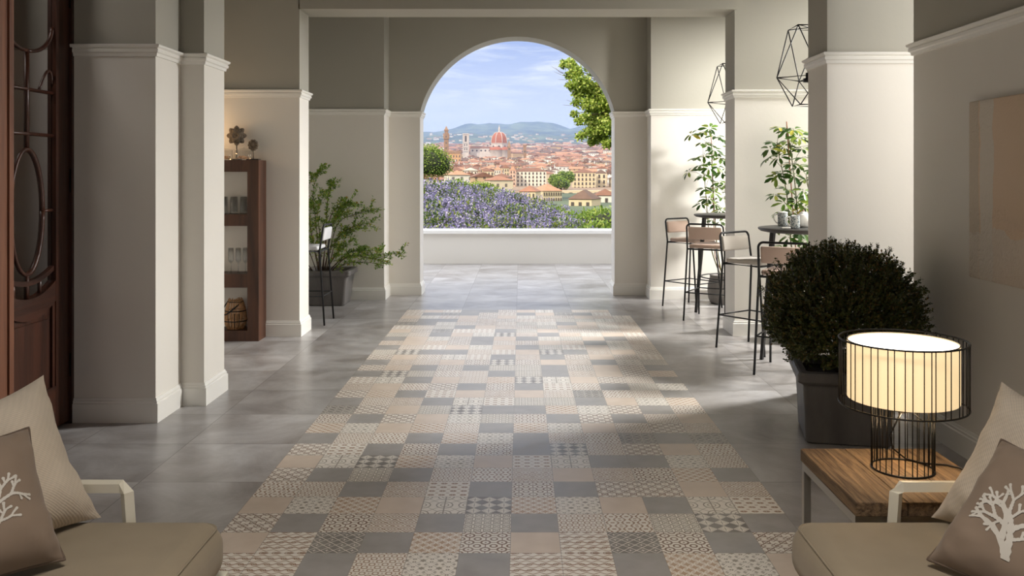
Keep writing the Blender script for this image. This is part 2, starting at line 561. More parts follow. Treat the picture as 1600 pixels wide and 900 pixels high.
TILES = {
    'G': tile_material('plain_grey_tile', None, lin(152, 147, 142), lin(170, 166, 163), 1),
    'B': tile_material('plain_beige_tile', None, lin(210, 192, 174), lin(222, 206, 190), 1),
    'r': tile_material('ring_tile', p_rings, CR_, DBROWN, 3),
    'c': tile_material('circle_tile', p_circ, CR_, TAN, 4),
    'd': tile_material('grey_lattice_tile', p_diam, CR_, DTAUPE, 4),
    'z': tile_material('grey_diamond_tile', p_zig, CR_, DTAUPE, 3),
    'f': tile_material('star_tile', p_star, CR_, TAUPE, 3),
    'h': tile_material('bold_hexagon_tile', p_hex, CR_, BROWN, 3),
    't': tile_material('bowtie_tile', p_bow, CR_, TAUPE, 2),
    's': tile_material('blob_row_tile', p_blob, CR_, BROWN, 4),
    'l': tile_material('loop_tile', p_loop, CR_, BROWN, 4),
    'w': tile_material('lace_tile', p_fine, CR_, TAUPE, 5),
    'k': tile_material('diamond_lattice_tile', p_latt, CR_, BROWN, 3),
    'm': tile_material('maze_tile', p_maze, CR_, BROWN, 4),
    'x': tile_material('cross_lattice_tile', p_cross, CR_, DBROWN, 3),
}
ROWS = {5: 'smwGBkrwBcfm', 6: 'BxdssGwBrxmc', 7: 'wmGBfzkGcfBs', 8: 'GBfxGBGfwBGx', 9: 'kBcxGmrBcGfk', 10: 'GmsBfBGwsBfm',
        11: 'wzGGmsBzGkBx', 12: 'xBhtsGkGxBrs', 13: 'GkmBrzrBkGfw', 14: 'xcGrGwwGrBxG', 15: 'GzwhmGwGkBxc', 16: 'stGBmcztBxmG', 17: 'kBhxGrGshGwf',
        18: 'xcGsBkBmdhmG', 19: 'GmkGtswwGBfc', 20: 'dxBwzGGcfxGr', 21: 'rGxBfwrGxGmB', 22: 'cfBcmGcfBmxk', 23: 'GmhGcfGmhdGd',
        24: 'xsGrGrGzmxBh', 25: 'BtzcfBstGGfm', 26: 'xGwGmhkBkrcG', 27: 'hmGksGrGxxBk', 28: 'BfcBtzcfBGts', 29: 'xGrkGwGmhwzG',
        30: 'BldGcrBldrGx', 31: 'llGmfGllGcfB'}
rr = random.Random(7)
NROW = 66
floor = MB().box(-4.2, 4.2, -4, 15.0, -0.12, 0.0).build('floor', M_FLOOR)
struct(floor, 'large grey stone-look floor tiles of the hall and terrace')
vs, fs, mi, uvs = [], [], [], []
keys = list(TILES)
for k in range(NROW):
    row = ROWS.get(k) or ''.join(rr.choice('GGGBBrcdzfhtslwkmx') for _ in range(12))
    for c in range(12):
        x0, y1 = RX0 + 0.2 * c, RY1 - 0.2 * k
        o = len(vs)
        vs += [(x0, y1 - .2, .0015), (x0 + .2, y1 - .2, .0015), (x0 + .2, y1, .0015), (x0, y1, .0015)]
        fs.append((o, o + 1, o + 2, o + 3)); mi.append(keys.index(row[c]))
        q = rr.choice((0, 0, 1)) if row[c] in 'lhs' else 0
        uvs += [(0, 0), (1, 0), (1, 1), (0, 1)] if not q else [(0, 1), (1, 1), (1, 0), (0, 0)]
me = bpy.data.meshes.new('patterned_tiles'); me.from_pydata(vs, [], fs)
for k in keys: me.materials.append(TILES[k])
me.polygons.foreach_set('material_index', mi)
uvl = me.uv_layers.new(name='UVMap')
uvl.data.foreach_set('uv', [t for p in uvs for t in p])
inlay = bpy.data.objects.new('floor', me); COL.objects.link(inlay)
struct(inlay, 'long carpet-like inlay of small patterned cement tiles in the floor')

# ------------------------------------------------------------------ walls, pillars, arch, ceiling
H = 4.0
def wbox(name, x0, x1, y0, y1, z0=0.0, z1=H, label=None):
    return struct(MB().box(x0, x1, y0, y1, z0, z1).build(name, M_WALL), label)

wbox('pillar', -4.0, -2.19, 5.265, 5.66, label='near left pillar beside the wooden door')
wbox('pillar', -4.0, -2.04, 5.655, 6.04, label='stepped second half of the near left pillar')
wbox('pillar', -4.0, -2.03, 8.06, 8.41, label='left pillar of the inner portal behind the shelf')
wbox('pillar', 1.98, 4.0, 8.10, 8.47, label='right pillar of the inner portal')
wbox('pillar', 1.96, 4.0, 5.60, 5.97, label='bright near right pillar behind the boxwood')
wbox('beam', -2.04, 1.99, 8.06, 8.48, 3.01, H, label='lintel of the inner portal')
wbox('wall_back', -10.0, -1.62, 10.43, 11.19)
wbox('wall_back', 1.56, 10.0, 10.47, 11.19)
wbox('wall_left', -4.0, -3.6, 5.9, 10.5)
# outer wall of the right bays with its two window openings
rw = MB()
for (y0, y1, z0, z1) in ((5.9, 6.15, 0, H), (7.95, 8.72, 0, H), (10.3, 10.5, 0, H), (6.15, 7.95, 0, 0.95), (8.72, 10.3, 0, 0.95),
                         (6.15, 7.95, 3.42, H), (8.72, 10.3, 3.42, H)):
    rw.box(3.6, 3.85, y0, y1, z0, z1)
struct(rw.build('wall_right', M_WALL), 'outer wall of the right window bays')
wbox('wall_right', 2.35, 2.50, -3.0, 5.24, label='right wall carrying the painting')
wbox('wall_right', 3.85, 4.0, -3.0, 5.62)
wbox('wall_left', -2.86, -2.70, -3.0, 4.42)
wbox('wall_left', -4.0, -3.85, -3.0, 5.3)
bw = MB()
bw.box(-4.2, -0.9, -3.2, -3.0, 0, H).box(2.1, 4.2, -3.2, -3.0, 0, H).box(-0.9, 2.1, -3.2, -3.0, 0, 0.8).box(-0.9, 2.1, -3.2, -3.0, 2.9, H)
struct(bw.build('wall_rear', mat('dark_rear_wall', lin(78, 66, 56), 0.7)))  # unseen wall, its colour made dark to cut the bounced light
struct(MB().box(-10, 10, -3.2, 11.2, H, H + 0.15).build('ceiling', mat('ceiling_paint', lin(108, 104, 96), 0.8)))  # unseen; darkened to cut bounce, widened with the back walls to shade the terrace

# arched wall to the terrace
AX, AR = -0.037, 1.20                    # arch centre and half width
R_ = 1.222; ZC = 3.19 - R_; ZS = 2.262
pts = []
a0 = math.asin((ZS - ZC) / R_)
xs_spring = R_ * math.cos(a0)
K = 48
for i in range(K + 1):
    a = a0 + (math.pi - 2 * a0) * i / K
    pts.append((AX + R_ * math.cos(a) * AR / xs_spring, ZC + R_ * math.sin(a)))
aw = MB()
y0, y1 = 10.82, 11.19
xl, xr = AX - AR, AX + AR
aw.box(-1.62, xl, y0, y1, 0, ZS).box(xr, 1.56, y0, y1, 0, ZS)
av, af = [], []
top = [(1.56, H)] + [(x, H) for x, _ in pts] + [(-1.62, H)]
bot = [(1.56, ZS)] + pts + [(-1.62, ZS)]
n = len(top)
for yy in (y0, y1):
    av += [(x, yy, z) for x, z in bot] + [(x, yy, z) for x, z in top]
for i in range(n - 1):
    af.append((i, i + 1, n + i + 1, n + i)); af.append((2 * n + i + 1, 2 * n + i, 3 * n + i, 3 * n + i + 1))
    af.append((i + 1, i, 2 * n + i, 2 * n + i + 1))
aw.add(av, af)
struct(aw.build('wall_back', M_WALL), 'far wall with the wide arch open to the terrace')

RAIL = [(0, 2.196), (.010, 2.198), (.013, 2.215), (.022, 2.222), (.024, 2.236), (.018, 2.243), (.031, 2.252), (.034, 2.263), (.028, 2.268), (0, 2.268)]
BASE = [(0.0, 0.0), (.020, 0.0), (.020, .112), (.013, .117), (.014, .128), (.009, .132), (.005, .146), (0, .146)]


def sweep(profile, path, name, material):
    """moulding along a plan path, the room on its right"""
    P = [Vector(p) for p in path]
    L = len(P); offs = []
    for i in range(L):
        ns = []
        if i > 0: d = (P[i] - P[i - 1]).normalized(); ns.append(Vector((d.y, -d.x)))
        if i < L - 1: d = (P[i + 1] - P[i]).normalized(); ns.append(Vector((d.y, -d.x)))
        offs.append(ns[0] if len(ns) == 1 else (ns[0] + ns[1]) / (1 + ns[0].dot(ns[1])))
    mb = MB(); k = len(profile)
    vs = [(P[i].x + offs[i].x * d, P[i].y + offs[i].y * d, z) for i in range(L) for d, z in profile]
    fs = []
    for i in range(L - 1):
        for j in range(k - 1):
            fs.append((i * k + j, i * k + j + 1, (i + 1) * k + j + 1, (i + 1) * k + j))
    fs.append(tuple(range(k))); fs.append(tuple(reversed(range((L - 1) * k, L * k))))
    return struct(mb.add(vs, fs).build(name, material))


LEFT1 = [(-2.69, 5.265), (-2.19, 5.265), (-2.19, 5.655), (-2.04, 5.655), (-2.04, 6.04), (-3.6, 6.04), (-3.6, 8.06), (-2.03, 8.06), (-2.03, 8.41),
         (-3.6, 8.41), (-3.6, 10.43), (-1.62, 10.43), (-1.62, 10.82), (xl, 10.82), (xl, 11.19)]
RIGHT1 = [(xr, 11.19), (xr, 10.82), (1.56, 10.82), (1.56, 10.47), (3.6, 10.47)]
RIGHT2 = [(3.6, 8.47), (1.98, 8.47), (1.98, 8.10), (3.6, 8.10)]
RIGHT3 = [(3.6, 5.97), (1.96, 5.97), (1.96, 5.60), (3.85, 5.60)]
RIGHT4 = [(2.50, 5.24), (2.35, 5.24), (2.35, -3.0)]
for i, path in enumerate((LEFT1, RIGHT1, RIGHT2, RIGHT3, RIGHT4)):
    side = 'left' if i == 0 else 'right'
    sweep(RAIL, path, 'trim_%d' % (i + 1), M_TRIM)
    sweep(BASE, path, 'baseboard_' + side, M_TRIM)

# terrace parapet
struct(MB().box(-7, 7, 14.65, 15.0, 0, 0.50).build('wall_terrace', mat('parapet_plaster', lin(232, 228, 220), 0.8)), 'low plastered parapet of the terrace')
struct(MB().bbox(-7, 7, 14.60, 15.12, 0.50, 0.56, 0.006, 2, smooth=False).build('trim_6', mat('parapet_cap', lin(246, 245, 242), 0.6)), 'white coping of the terrace parapet')

# ------------------------------------------------------------------ door on the left
M_DW = wood_mat('dark_red_door_wood', lin(40, 20, 12), lin(80, 43, 27), 'z', 2.2, 0.38, 0.3)
M_DW2 = wood_mat('brown_frame_wood', lin(98, 58, 40), lin(140, 90, 63), 'z', 1.6, 0.45, 0.3)
M_DWX = wood_mat('dark_red_rail_wood', lin(40, 20, 12), lin(80, 43, 27), 'y', 2.2, 0.38, 0.3)
M_SHUT = wood_mat('faded_shutter_wood', lin(150, 120, 100), lin(196, 166, 142), 'z', 2.0, 0.6, 0.2)
m_, nt_, b_ = new_mat('door_glass')
b_.inputs['Base Color'].default_value = (0.02, 0.02, 0.02, 1); b_.inputs['Roughness'].default_value = 0.06
b_.inputs['Alpha'].default_value = 0.10
M_PANE = m_
M_IRON = mat('black_iron', lin(24, 23, 23), 0.5, 0.6)

door = struct(empty('door_1', (-2.72, 4.83, 0)), 'dark wooden door with arched glazing bars on the left')
# local frame: y along the leaf (-.41 .. .41), z up, x 0..-.05 the thickness
lf = MB()
lf.box(-.025, .025, .26, .41, 0.02, 3.2).box(-.025, .025, -.41, -.26, 0.02, 3.2)
lf.build('stile', M_DW, door)
rl = MB()
def arc_rail(zmid, rise, th, x=.024):
    poly = []
    for i in range(17):
        t = -0.26 + .52 * i / 16
        poly.append((t, zmid + rise * (t / .26) ** 2))
    poly += [(a, b - th) for a, b in reversed(poly)]
    rl.prism(poly, 2 * x, 'x', -x)
arc_rail(0.90, 0.06, 0.028, .014)
arc_rail(0.80, 0.075, 0.12)
rl.box(-.024, .024, -.26, .26, 0.02, 0.26).box(-.024, .024, -.26, .26, 3.08, 3.2)
rl.build('rail', M_DWX, door)
pn = MB(); pn.box(-.008, .006, -.26, .26, .25, .80)
pn.box(-.008, .016, -.20, .20, .31, .66)
for s in (-1, 1): pn.box(-.01, .020, s * .245 - .014, s * .245 + .014, .26, .78)
pn.build('panel', M_DW, door)
mu = MB()
def bar(pts, w=.011): mu.tube([(0, a, b) for a, b in pts], w, 6, flat=(1.3, 1))
bar([(.156 * math.cos(t * math.pi / 20), 1.28 + .345 * math.sin(t * math.pi / 20)) for t in range(41)], .012)
bar([(0, 1.625), (0, 2.17)]); bar([(0, .935), (0, .80)])
bar([(-.26, 1.712), (.26, 1.712)]); bar([(-.26, 1.958), (.26, 1.958)])
for s in (-1, 1):
    bar([(s * .26 * math.sin(t * math.pi / 24), 2.17 + .17 * (1 - math.cos(t * math.pi / 24)) + .0 * t) for t in range(13)])
    bar([(s * (.26 - .26 * math.cos(t * math.pi / 24)), 2.56 - .22 * math.sin(t * math.pi / 24) + .2) for t in range(13)])
    bar([(s * .13, .91), (s * .13, .80)], .009)
    bar([(s * (.12 + .14 * math.sin(t * math.pi / 24)), 1.958 + .09 * math.sin(t * math.pi / 12) + .05 * math.sin(t * math.pi / 24)) for t in range(13)], .008)
    bar([(s * .156, 1.28), (s * .26, 1.28)], .009)
mu.build('glazing_bar', M_DW, door)
MB().box(-.004, .002, -.26, .26, .86, 3.08).build('pane', M_PANE, door)
for z in (0.35, 1.45, 2.55):
    MB().tube([(.03, .418, z - .07), (.03, .418, z + .07)], .010, 8).build('hinge', M_IRON, door)
fr = struct(empty('door_2', (-2.70, 5.24, 0)), 'brown wooden frame of the door')
MB().box(-.12, .02, .0, .03, 0, 3.3).build('jamb', M_DW, fr)
jm = MB(); jm.box(-.12, .045, -.93, -.655, 0, 3.3); jm.box(.045, .058, -.93, -.80, .18, 1.0); jm.box(.045, .055, -.70, -.66, 0, 3.3)
jm.build('pilaster', M_DW2, fr)
MB().box(-.12, .02, -.655, .0, 3.21, 3.3).build('header', M_DW, fr)
sh = struct(empty('door_3', (-3.08, 5.0, 0)), 'faded panelled shutter seen through the door glass')
s_ = MB(); s_.box(-.02, .02, -.05, .25, 0, 3.2)
for z in (.3, 1.05, 1.85, 2.6): s_.box(.02, .032, 0.0, .045, z, z + .62).box(.02, .032, .155, .20, z, z + .62).box(.02, .032, 0, .2, z - .03, z + .02)
s_.build('leaf', M_SHUT, sh)
# ------------------------------------------------------------------ sofas and pillows
def fabric(name, col, scale=420.0, bump=0.35, dark=0.82, diag=False):
    m, nt, b = new_mat(name)
    tc = nt.nodes.new('ShaderNodeTexCoord')
    sp = nt.nodes.new('ShaderNodeSeparateXYZ'); nt.links.new(tc.outputs['Object'], sp.inputs[0])
    x, y, z = (S(nt, sp.outputs[i]) for i in range(3))
    if diag:
        w = ((x + y) * scale * 2.2).sin() * 0.5 + 0.5
        w2 = ((x - y) * scale * 0.9).sin() * 0.5 + 0.5
        w = (w * 0.75) + (w2 * 0.25)
    else:
        w = ((x * scale * 3.0).sin() * ((y + z) * scale * 3.0).sin()) * 0.5 + 0.5
    n = nt.nodes.new('ShaderNodeTexNoise'); n.inputs['Scale'].default_value = 7.0; n.inputs['Detail'].default_value = 6
    nt.links.new(tc.outputs['Object'], n.inputs['Vector'])
    f = (w * (1 - dark) + dark) * (S(nt, n.outputs['Fac']) * 0.3 + 0.85)
    sc = nt.nodes.new('ShaderNodeVectorMath'); sc.operation = 'SCALE'; sc.inputs[0].default_value = col[:3]
    nt.links.new(f.v, sc.inputs['Scale']); nt.links.new(sc.outputs[0], b.inputs['Base Color'])
    b.inputs['Roughness'].default_value = 0.9; b.inputs['Sheen Weight'].default_value = 0.15
    b.inputs['Specular IOR Level'].default_value = 0.15
    bp = nt.nodes.new('ShaderNodeBump'); bp.inputs['Strength'].default_value = bump; bp.inputs['Distance'].default_value = 0.002
    nt.links.new(w.v, bp.inputs['Height']); nt.links.new(bp.outputs[0], b.inputs['Normal'])
    return m


M_SEAT = fabric('taupe_seat_fabric', lin(160, 146, 124), 700, 0.4, 0.8)
M_PALE = fabric('pale_woven_fabric', lin(214, 200, 182), 330, 0.4, 0.84, True)
M_DARKP = fabric('taupe_velvet', lin(142, 124, 108), 900, 0.15, 0.93)
M_PIPE = mat('piping_fabric', lin(104, 88, 75), 0.9)
M_CORAL = mat('pale_coral_print', lin(206, 200, 190), 0.85)
M_WFRAME = mat('cream_lacquered_metal', lin(232, 226, 208), 0.35, 0.0, coat=0.3)


def make_sofa(sgn, label):
    t = tag(empty('garden_sofa', (sgn * 1.35, 1.75, 0)), label, 'sofa')
    f = MB()
    f.box(-.44, .44, -.90, .985, .205, .25)
    f.build('frame', M_WFRAME, t)
    xi = .525 if sgn > 0 else .447            # the seat reaches further out towards the aisle
    xa, xb = (-xi, .44) if sgn > 0 else (-.44, xi)
    c = MB(); c.bbox(xa, xb, -.92, .975, .25, .428, .072, 7)
    # a slight crown on the seat
    for i, p in enumerate(c.v):
        if p[2] > .36:
            k = max(0, 1 - (p[0] / .44) ** 2) * max(0, 1 - ((p[1] - .02) / .94) ** 2)
            c.v[i] = (p[0], p[1], p[2] + .012 * k)
    sc = c.build('seat_cushion', M_SEAT, t)
    pp = MB()
    loop = []
    for q, (cx, cy) in enumerate(((xb - .072, .903), (xa + .072, .903), (xa + .072, -.848), (xb - .072, -.848))):
        for i in range(7):
            a = q * math.pi / 2 + i * math.pi / 12
            loop.append((cx + .0515 * math.cos(a), cy + .0515 * math.sin(a), .4085))
    pp.tube(loop, .0035, 6, closed=True); pp.build('piping', M_SEAT, sc)
    b = MB(); b.bbox(.28 if sgn > 0 else -.44, .44 if sgn > 0 else -.28, -.92, .90, .425, .80, .06, 5)
    b.build('back_cushion', M_SEAT, t)
    for y, x0 in ((1.004, .115 if sgn < 0 else .17), (-.93, .115)):
        a = MB()
        P = [(-sgn * (x0 + .02), y, .20), (-sgn * x0, y, .49), (-sgn * (x0 - .018), y, .507), (sgn * .43, y, .507), (sgn * .45, y, .49), (sgn * .45, y, .20)]
        a.tube(P, .021, 4, smooth=False); a.build('armrest', M_WFRAME, t)
    for x in (-.40, .40):
        for y in (-.86, .93):
            MB().box(x - .02, x + .02, y - .02, y + .02, 0, .205).build('leg', M_WFRAME, t)
    return t


make_sofa(-1, 'cream framed sofa with taupe seat at the lower left by the wooden door')
make_sofa(1, 'cream framed sofa with taupe seat cushion at the lower right, beside the lamp table')


def pillow_fn(h, T, cave=.11, pe=.05):
    def P(s, t, side):
        ear = 1.0 + pe * (s * s * t * t)
        x = s * h * (1 - cave * (1 - t * t) * abs(s)) * ear
        y = t * h * (1 - cave * (1 - s * s) * abs(t)) * ear
        k = max(0.0, (1 - s ** 4) * (1 - t ** 4)) ** .62
        k *= (1 - .10 * (s * s + t * t) / 2)
        z = T * k * side
        z += .012 * side * k * noise.noise(Vector((s * 2.4, t * 2.4, h * 7)))
        z += .010 * min(1, k * 3) * noise.noise(Vector((s * 6, t * 6, 3.0 + h))) * (s * s + t * t)
        y -= .012 * (1 - abs(t)) * k
        return (x, y, z)
    return P


def make_pillow(name, corner, W, U, h, T, m, label, cat, pipe=None, coral=None, mirror=1):
    """corner: the lower outer corner; W along the bottom edge, U up the side"""
    U = Vector(U).normalized(); W = Vector(W); W = (W - U * W.dot(U)).normalized()
    X = W * mirror; Y = U; Z = X.cross(Y)
    cen = Vector(corner) + W * h + U * h
    R = Matrix((X, Y, Z)).transposed().to_4x4()
    P = pillow_fn(h, T, .085, -.005) if coral else pillow_fn(h, T)
    n = 30; V, Fq = [], []
    g = [math.sin((i / n - .5) * math.pi) * .65 + (i / n - .5) * 2 * .35 for i in range(n + 1)]
    for side in (1, -1):
        o = len(V)
        V += [P(g[i], g[j], side) for j in range(n + 1) for i in range(n + 1)]
        for j in range(n):
            for i in range(n):
                q = (o + j * (n + 1) + i, o + j * (n + 1) + i + 1, o + (j + 1) * (n + 1) + i + 1, o + (j + 1) * (n + 1) + i)
                Fq.append(q if side > 0 else q[::-1])
    mb = MB(); mb.add(V, Fq, 0, True)
    o = mb.build(name, m)
    o.matrix_world = Matrix.Translation(cen) @ R
    tag(o, label, cat)
    if pipe:
        lp = [P(a, -1, 1) for a in g[:-1]] + [P(1, a, 1) for a in g[:-1]] + [P(a, 1, 1) for a in g[:0:-1]] + [P(-1, a, 1) for a in g[:0:-1]]
        q = MB(); q.tube(lp, .0042, 6, closed=True); q.build('piping', pipe, o)
    if coral:
        q = MB()
        for br, w0, w1 in coral:
            pts = []
            for i in range(len(br) - 1):
                for k in range(4):
                    f = k / 4
                    pts.append((br[i][0] + (br[i + 1][0] - br[i][0]) * f, br[i][1] + (br[i + 1][1] - br[i][1]) * f))
            pts.append(br[-1])
            L = len(pts); vs = []
            for i, (a, b) in enumerate(pts):
                p0, p1 = pts[max(0, i - 1)], pts[min(L - 1, i + 1)]
                d = Vector((p1[0] - p0[0], p1[1] - p0[1])); d = d.normalized() if d.length else Vector((1, 0))
                w = w0 + (w1 - w0) * i / (L - 1); w *= 1 + .18 * math.sin(i * 2.1)
                for sg in (1, -1):
                    s_, t_ = a - d.y * w * sg, b + d.x * w * sg
                    x, y, z = P(s_, t_, 1); vs.append((x, y, z + .0022))
            q.add(vs, [(2 * i, 2 * i + 1, 2 * i + 3, 2 * i + 2) for i in range(L - 1)], 0, True)
        for br, w0, w1 in coral:
            a, b = br[-1]; w = w1 * 1.25
            vs = []
            for k in range(10):
                x, y, z = P(a + w * math.cos(k * .6283), b + w * math.sin(k * .6283), 1); vs.append((x, y, z + .0024))
            q.add(vs, [tuple(range(10))])
        q.build('coral_print', M_CORAL, o)
    return o


def coral_tree(seed=1):
    rs = random.Random(seed)
    out = []
    def grow(p, a, L, w, d):
        pts = [p]; x, y = p
        for i in range(3):
            a += rs.uniform(-.22, .22)
            x += math.cos(a) * L / 3; y += math.sin(a) * L / 3
            pts.append((x, y))
        out.append((pts, w, max(w * .74, .017)))
        if d > 0:
            k = 2 if d < 4 else 3
            for j in range(k):
                da = (j - (k - 1) / 2) * rs.uniform(.75, 1.0)
                grow((x, y), a + da, L * rs.uniform(.60, .82), w * .70, d - 1)
            if rs.random() < .6:
                q = pts[2]; grow(q, a + rs.choice((-1, 1)) * .95, L * .5, w * .5, max(0, d - 2))
    grow((0.02, -.70), math.pi / 2, .40, .050, 4)
    return out


CORAL = coral_tree(5)
# explicit broad branches that the photograph shows on the lower left of the print
CORAL += [([(0.02, -.66), (-.12, -.45), (-.30, -.32), (-.48, -.26), (-.60, -.18)], .045, .020),
          ([(-.48, -.26), (-.62, -.32)], .02, .014), ([(-.10, -.46), (-.16, -.15), (-.30, .02), (-.34, .20)], .04, .018),
          ([(-.30, .02), (-.46, .06)], .02, .014)]
make_pillow('throw_pillow', (-1.30, 2.69, .44), (-.50, -.86, 0), (-.20, .06, .40), .228, .10, M_PALE,
            'pale woven cushion on the left sofa, behind the taupe coral one', 'pillow', mirror=-1)
make_pillow('throw_pillow', (-1.225, 2.36, .45), (-.62, -.78, 0), (-.158, .12, .295), .192, .10, M_DARKP,
            'taupe cushion with a pale coral print on the left sofa', 'pillow', M_PIPE, CORAL, -1)
make_pillow('throw_pillow', (1.275, 2.69, .44), (.50, -.86, 0), (.238, .06, .381), .228, .10, M_PALE,
            'pale woven cushion on the right sofa, behind the taupe coral one', 'pillow')
make_pillow('throw_pillow', (1.095, 2.36, .45), (.60, -.80, 0), (.264, .12, .286), .205, .10, M_DARKP,
            'taupe cushion with a pale coral print on the right sofa', 'pillow', M_PIPE, CORAL, 1)

# ------------------------------------------------------------------ lamp table and lamp
M_RUST = wood_mat('rustic_oak', lin(66, 50, 35), lin(142, 115, 84), 'y', 5.5, 0.85, 1.0, 1.3)
M_STEEL = mat('brushed_steel', lin(190, 186, 178), 0.32, 0.9)
t = tag(empty('side_table', (1.31, 3.045, 0)), 'low table with rustic oak top and steel frame under the lit lamp', 'side table')
tt = MB()
for i, (a, b) in enumerate(((-.25, -.085), (-.083, .082), (.084, .25))):
    tt.bbox(a, b, -.275, .275, .404, .45, .004, 2, smooth=False)
tt.build('tabletop', M_RUST, t)
ff = MB()
for x in (-.235, .235): ff.box(x - .012, x + .012, -.262, .262, .375, .403)
for y in (-.25, .25): ff.box(-.223, .223, y - .012, y + .012, .375, .403)
ff.build('frame', M_STEEL, t)
for x in (-.235, .235):
    for y in (-.25, .25):
        MB().box(x - .013, x + .013, y - .013, y + .013, 0, .375).build('leg', M_STEEL, t)

M_WIRE = mat('black_wire', lin(22, 20, 19), 0.45, 0.3)
m_, nt_, b_ = new_mat('glowing_lamp_shade')
b_.inputs['Base Color'].default_value = lin(250, 226, 180)
b_.inputs['Emission Color'].default_value = (1.0, 0.73, 0.40, 1); b_.inputs['Emission Strength'].default_value = 0.80
M_SHADE = m_
m_, nt_, b_ = new_mat('glowing_diffuser')
b_.inputs['Emission Color'].default_value = (1.0, 0.93, 0.80, 1); b_.inputs['Emission Strength'].default_value = 4.5
M_DIFF = m_
t = tag(empty('table_lamp', (1.345, 3.085, .45)), 'lit drum table lamp in a black wire cage on the rustic table', 'lamp')
def ringpts(r, z, n=64): return [(r * math.cos(2 * math.pi * i / n), r * math.sin(2 * math.pi * i / n), z) for i in range(n)]
cg = MB()
cg.tube(ringpts(.212, .455), .0032, 6, closed=True).tube(ringpts(.212, .228), .0032, 6, closed=True)
rs = random.Random(3)
ang = []
for i in range(24):
    a = i * 2 * math.pi / 24
    ang += [a + rs.uniform(-.02, .02), a + rs.uniform(.07, .17)]
for a in ang: cg.tube([(.212 * math.cos(a), .212 * math.sin(a), .228), (.212 * math.cos(a), .212 * math.sin(a), .455)], .0019, 5)
cg.build('wire_cage', M_WIRE, t)
bs = MB(); bs.tube(ringpts(.103, .004), .0035, 6, closed=True).tube(ringpts(.103, .228), .003, 6, closed=True)
for a in [k * 2 * math.pi / 15 + d for k in range(15) for d in (0, rs.uniform(.10, .2))]:
    bs.tube([(.103 * math.cos(a), .103 * math.sin(a), .004), (.103 * math.cos(a), .103 * math.sin(a), .228)], .002, 5)
for k in range(3):
    a = k * 2.094 + .4
    bs.tube([(.0, .0, .23), (.212 * math.cos(a), .212 * math.sin(a), .228)], .0025, 5)
bs.build('wire_base', M_WIRE, t)
sd = MB(); sd.lathe([(.184, .248), (.184, .448), (.180, .448), (.180, .248), (.184, .248)], 64, caps=False)
shd = sd.build('lamp_shade', M_SHADE, t)
MB().lathe([(.0, .442), (.179, .442), (.179, .445), (0, .445)], 48, caps=False).build('diffuser', M_DIFF, shd)
MB().tube(ringpts(.183, .449), .0022, 6, closed=True).build('shade_rim', mat('shade_rim_metal', lin(120, 105, 85), 0.4), shd)
MB().lathe([(0, .20), (.018, .20), (.018, .262), (0, .262)], 16).build('socket', mat('pale_socket', lin(180, 175, 165), 0.5), t)
cd = MB()
cd.tube([(0, 0, .21), (-.02, .0, .17), (-.045, .0, .12), (-.03, .01, .07), (.02, .02, .03), (.08, .03, .012), (.13, .035, .006), (.17, .03, .005), (.20, .0, .005), (.215, -.05, .005),
         (.225, -.10, -.02), (.24, -.12, -.20), (.27, -.10, -.44)], .0032, 6)
cd.build('cord', M_WIRE, t)
d_ = bpy.data.lights.new('lamp_bulb', 'POINT'); d_.energy = 1.6; d_.color = (1.0, .72, .42); d_.shadow_soft_size = .03
lb = bpy.data.objects.new('lamp_bulb', d_); COL.objects.link(lb); lb.location = (1.345, 3.085, .45 + .19)

# ------------------------------------------------------------------ planters and plants
M_LEAD = mat('weathered_grey_planter', lin(104, 100, 97), 0.55, 0.0, 0.5, 25, 0.35, 5, stretch=(1, 1, .35))
M_SOIL = mat('potting_soil', lin(52, 38, 28), 0.95, bump=0.8, bscale=60, var=.3, vscale=30)
M_BARK = mat('brown_bark', lin(88, 66, 48), 0.85, bump=.4, bscale=80, var=.2, vscale=30)


def square_ring(h, z, r=.03, n=4):
    out = []
    for q, (sx, sy) in enumerate(((1, 1), (-1, 1), (-1, -1), (1, -1))):
        for i in range(n + 1):
            a = q * math.pi / 2 + i * math.pi / 2 / n
            out.append((sx * (h - r) + r * math.cos(a), sy * (h - r) + r * math.sin(a), z))
    return out


def make_planter(parent, hb, ht, H_, m=None):
    secs = [(hb - .01, 0), (hb, .01), (hb + (ht - .035 - hb) * .5, H_ * .42), (ht - .032, H_ - .085), (ht - .03, H_ - .075), (ht - .006, H_ - .06), (ht, H_ - .05), (ht, H_ - .018), (ht - .008, H_ - .004), (ht - .02, H_),
            (ht - .045, H_), (ht - .055, H_ - .01), (ht - .06, H_ - .06)]
    V, Fq = [], []
    for h, z in secs: V += square_ring(h, z)
    k = 20
    for i in range(len(secs) - 1):
        for j in range(k):
            Fq.append((i * k + j, i * k + (j + 1) % k, (i + 1) * k + (j + 1) % k, (i + 1) * k + j))
    mb = MB(); mb.add(V, Fq); mb.add(V[:k], [tuple(reversed(range(k)))])
    p = mb.build('planter', m or M_LEAD, parent)
    s = MB(); s.add(square_ring(ht - .057, H_ - .045), [tuple(range(k))]); s.build('soil', M_SOIL, parent)
    return p


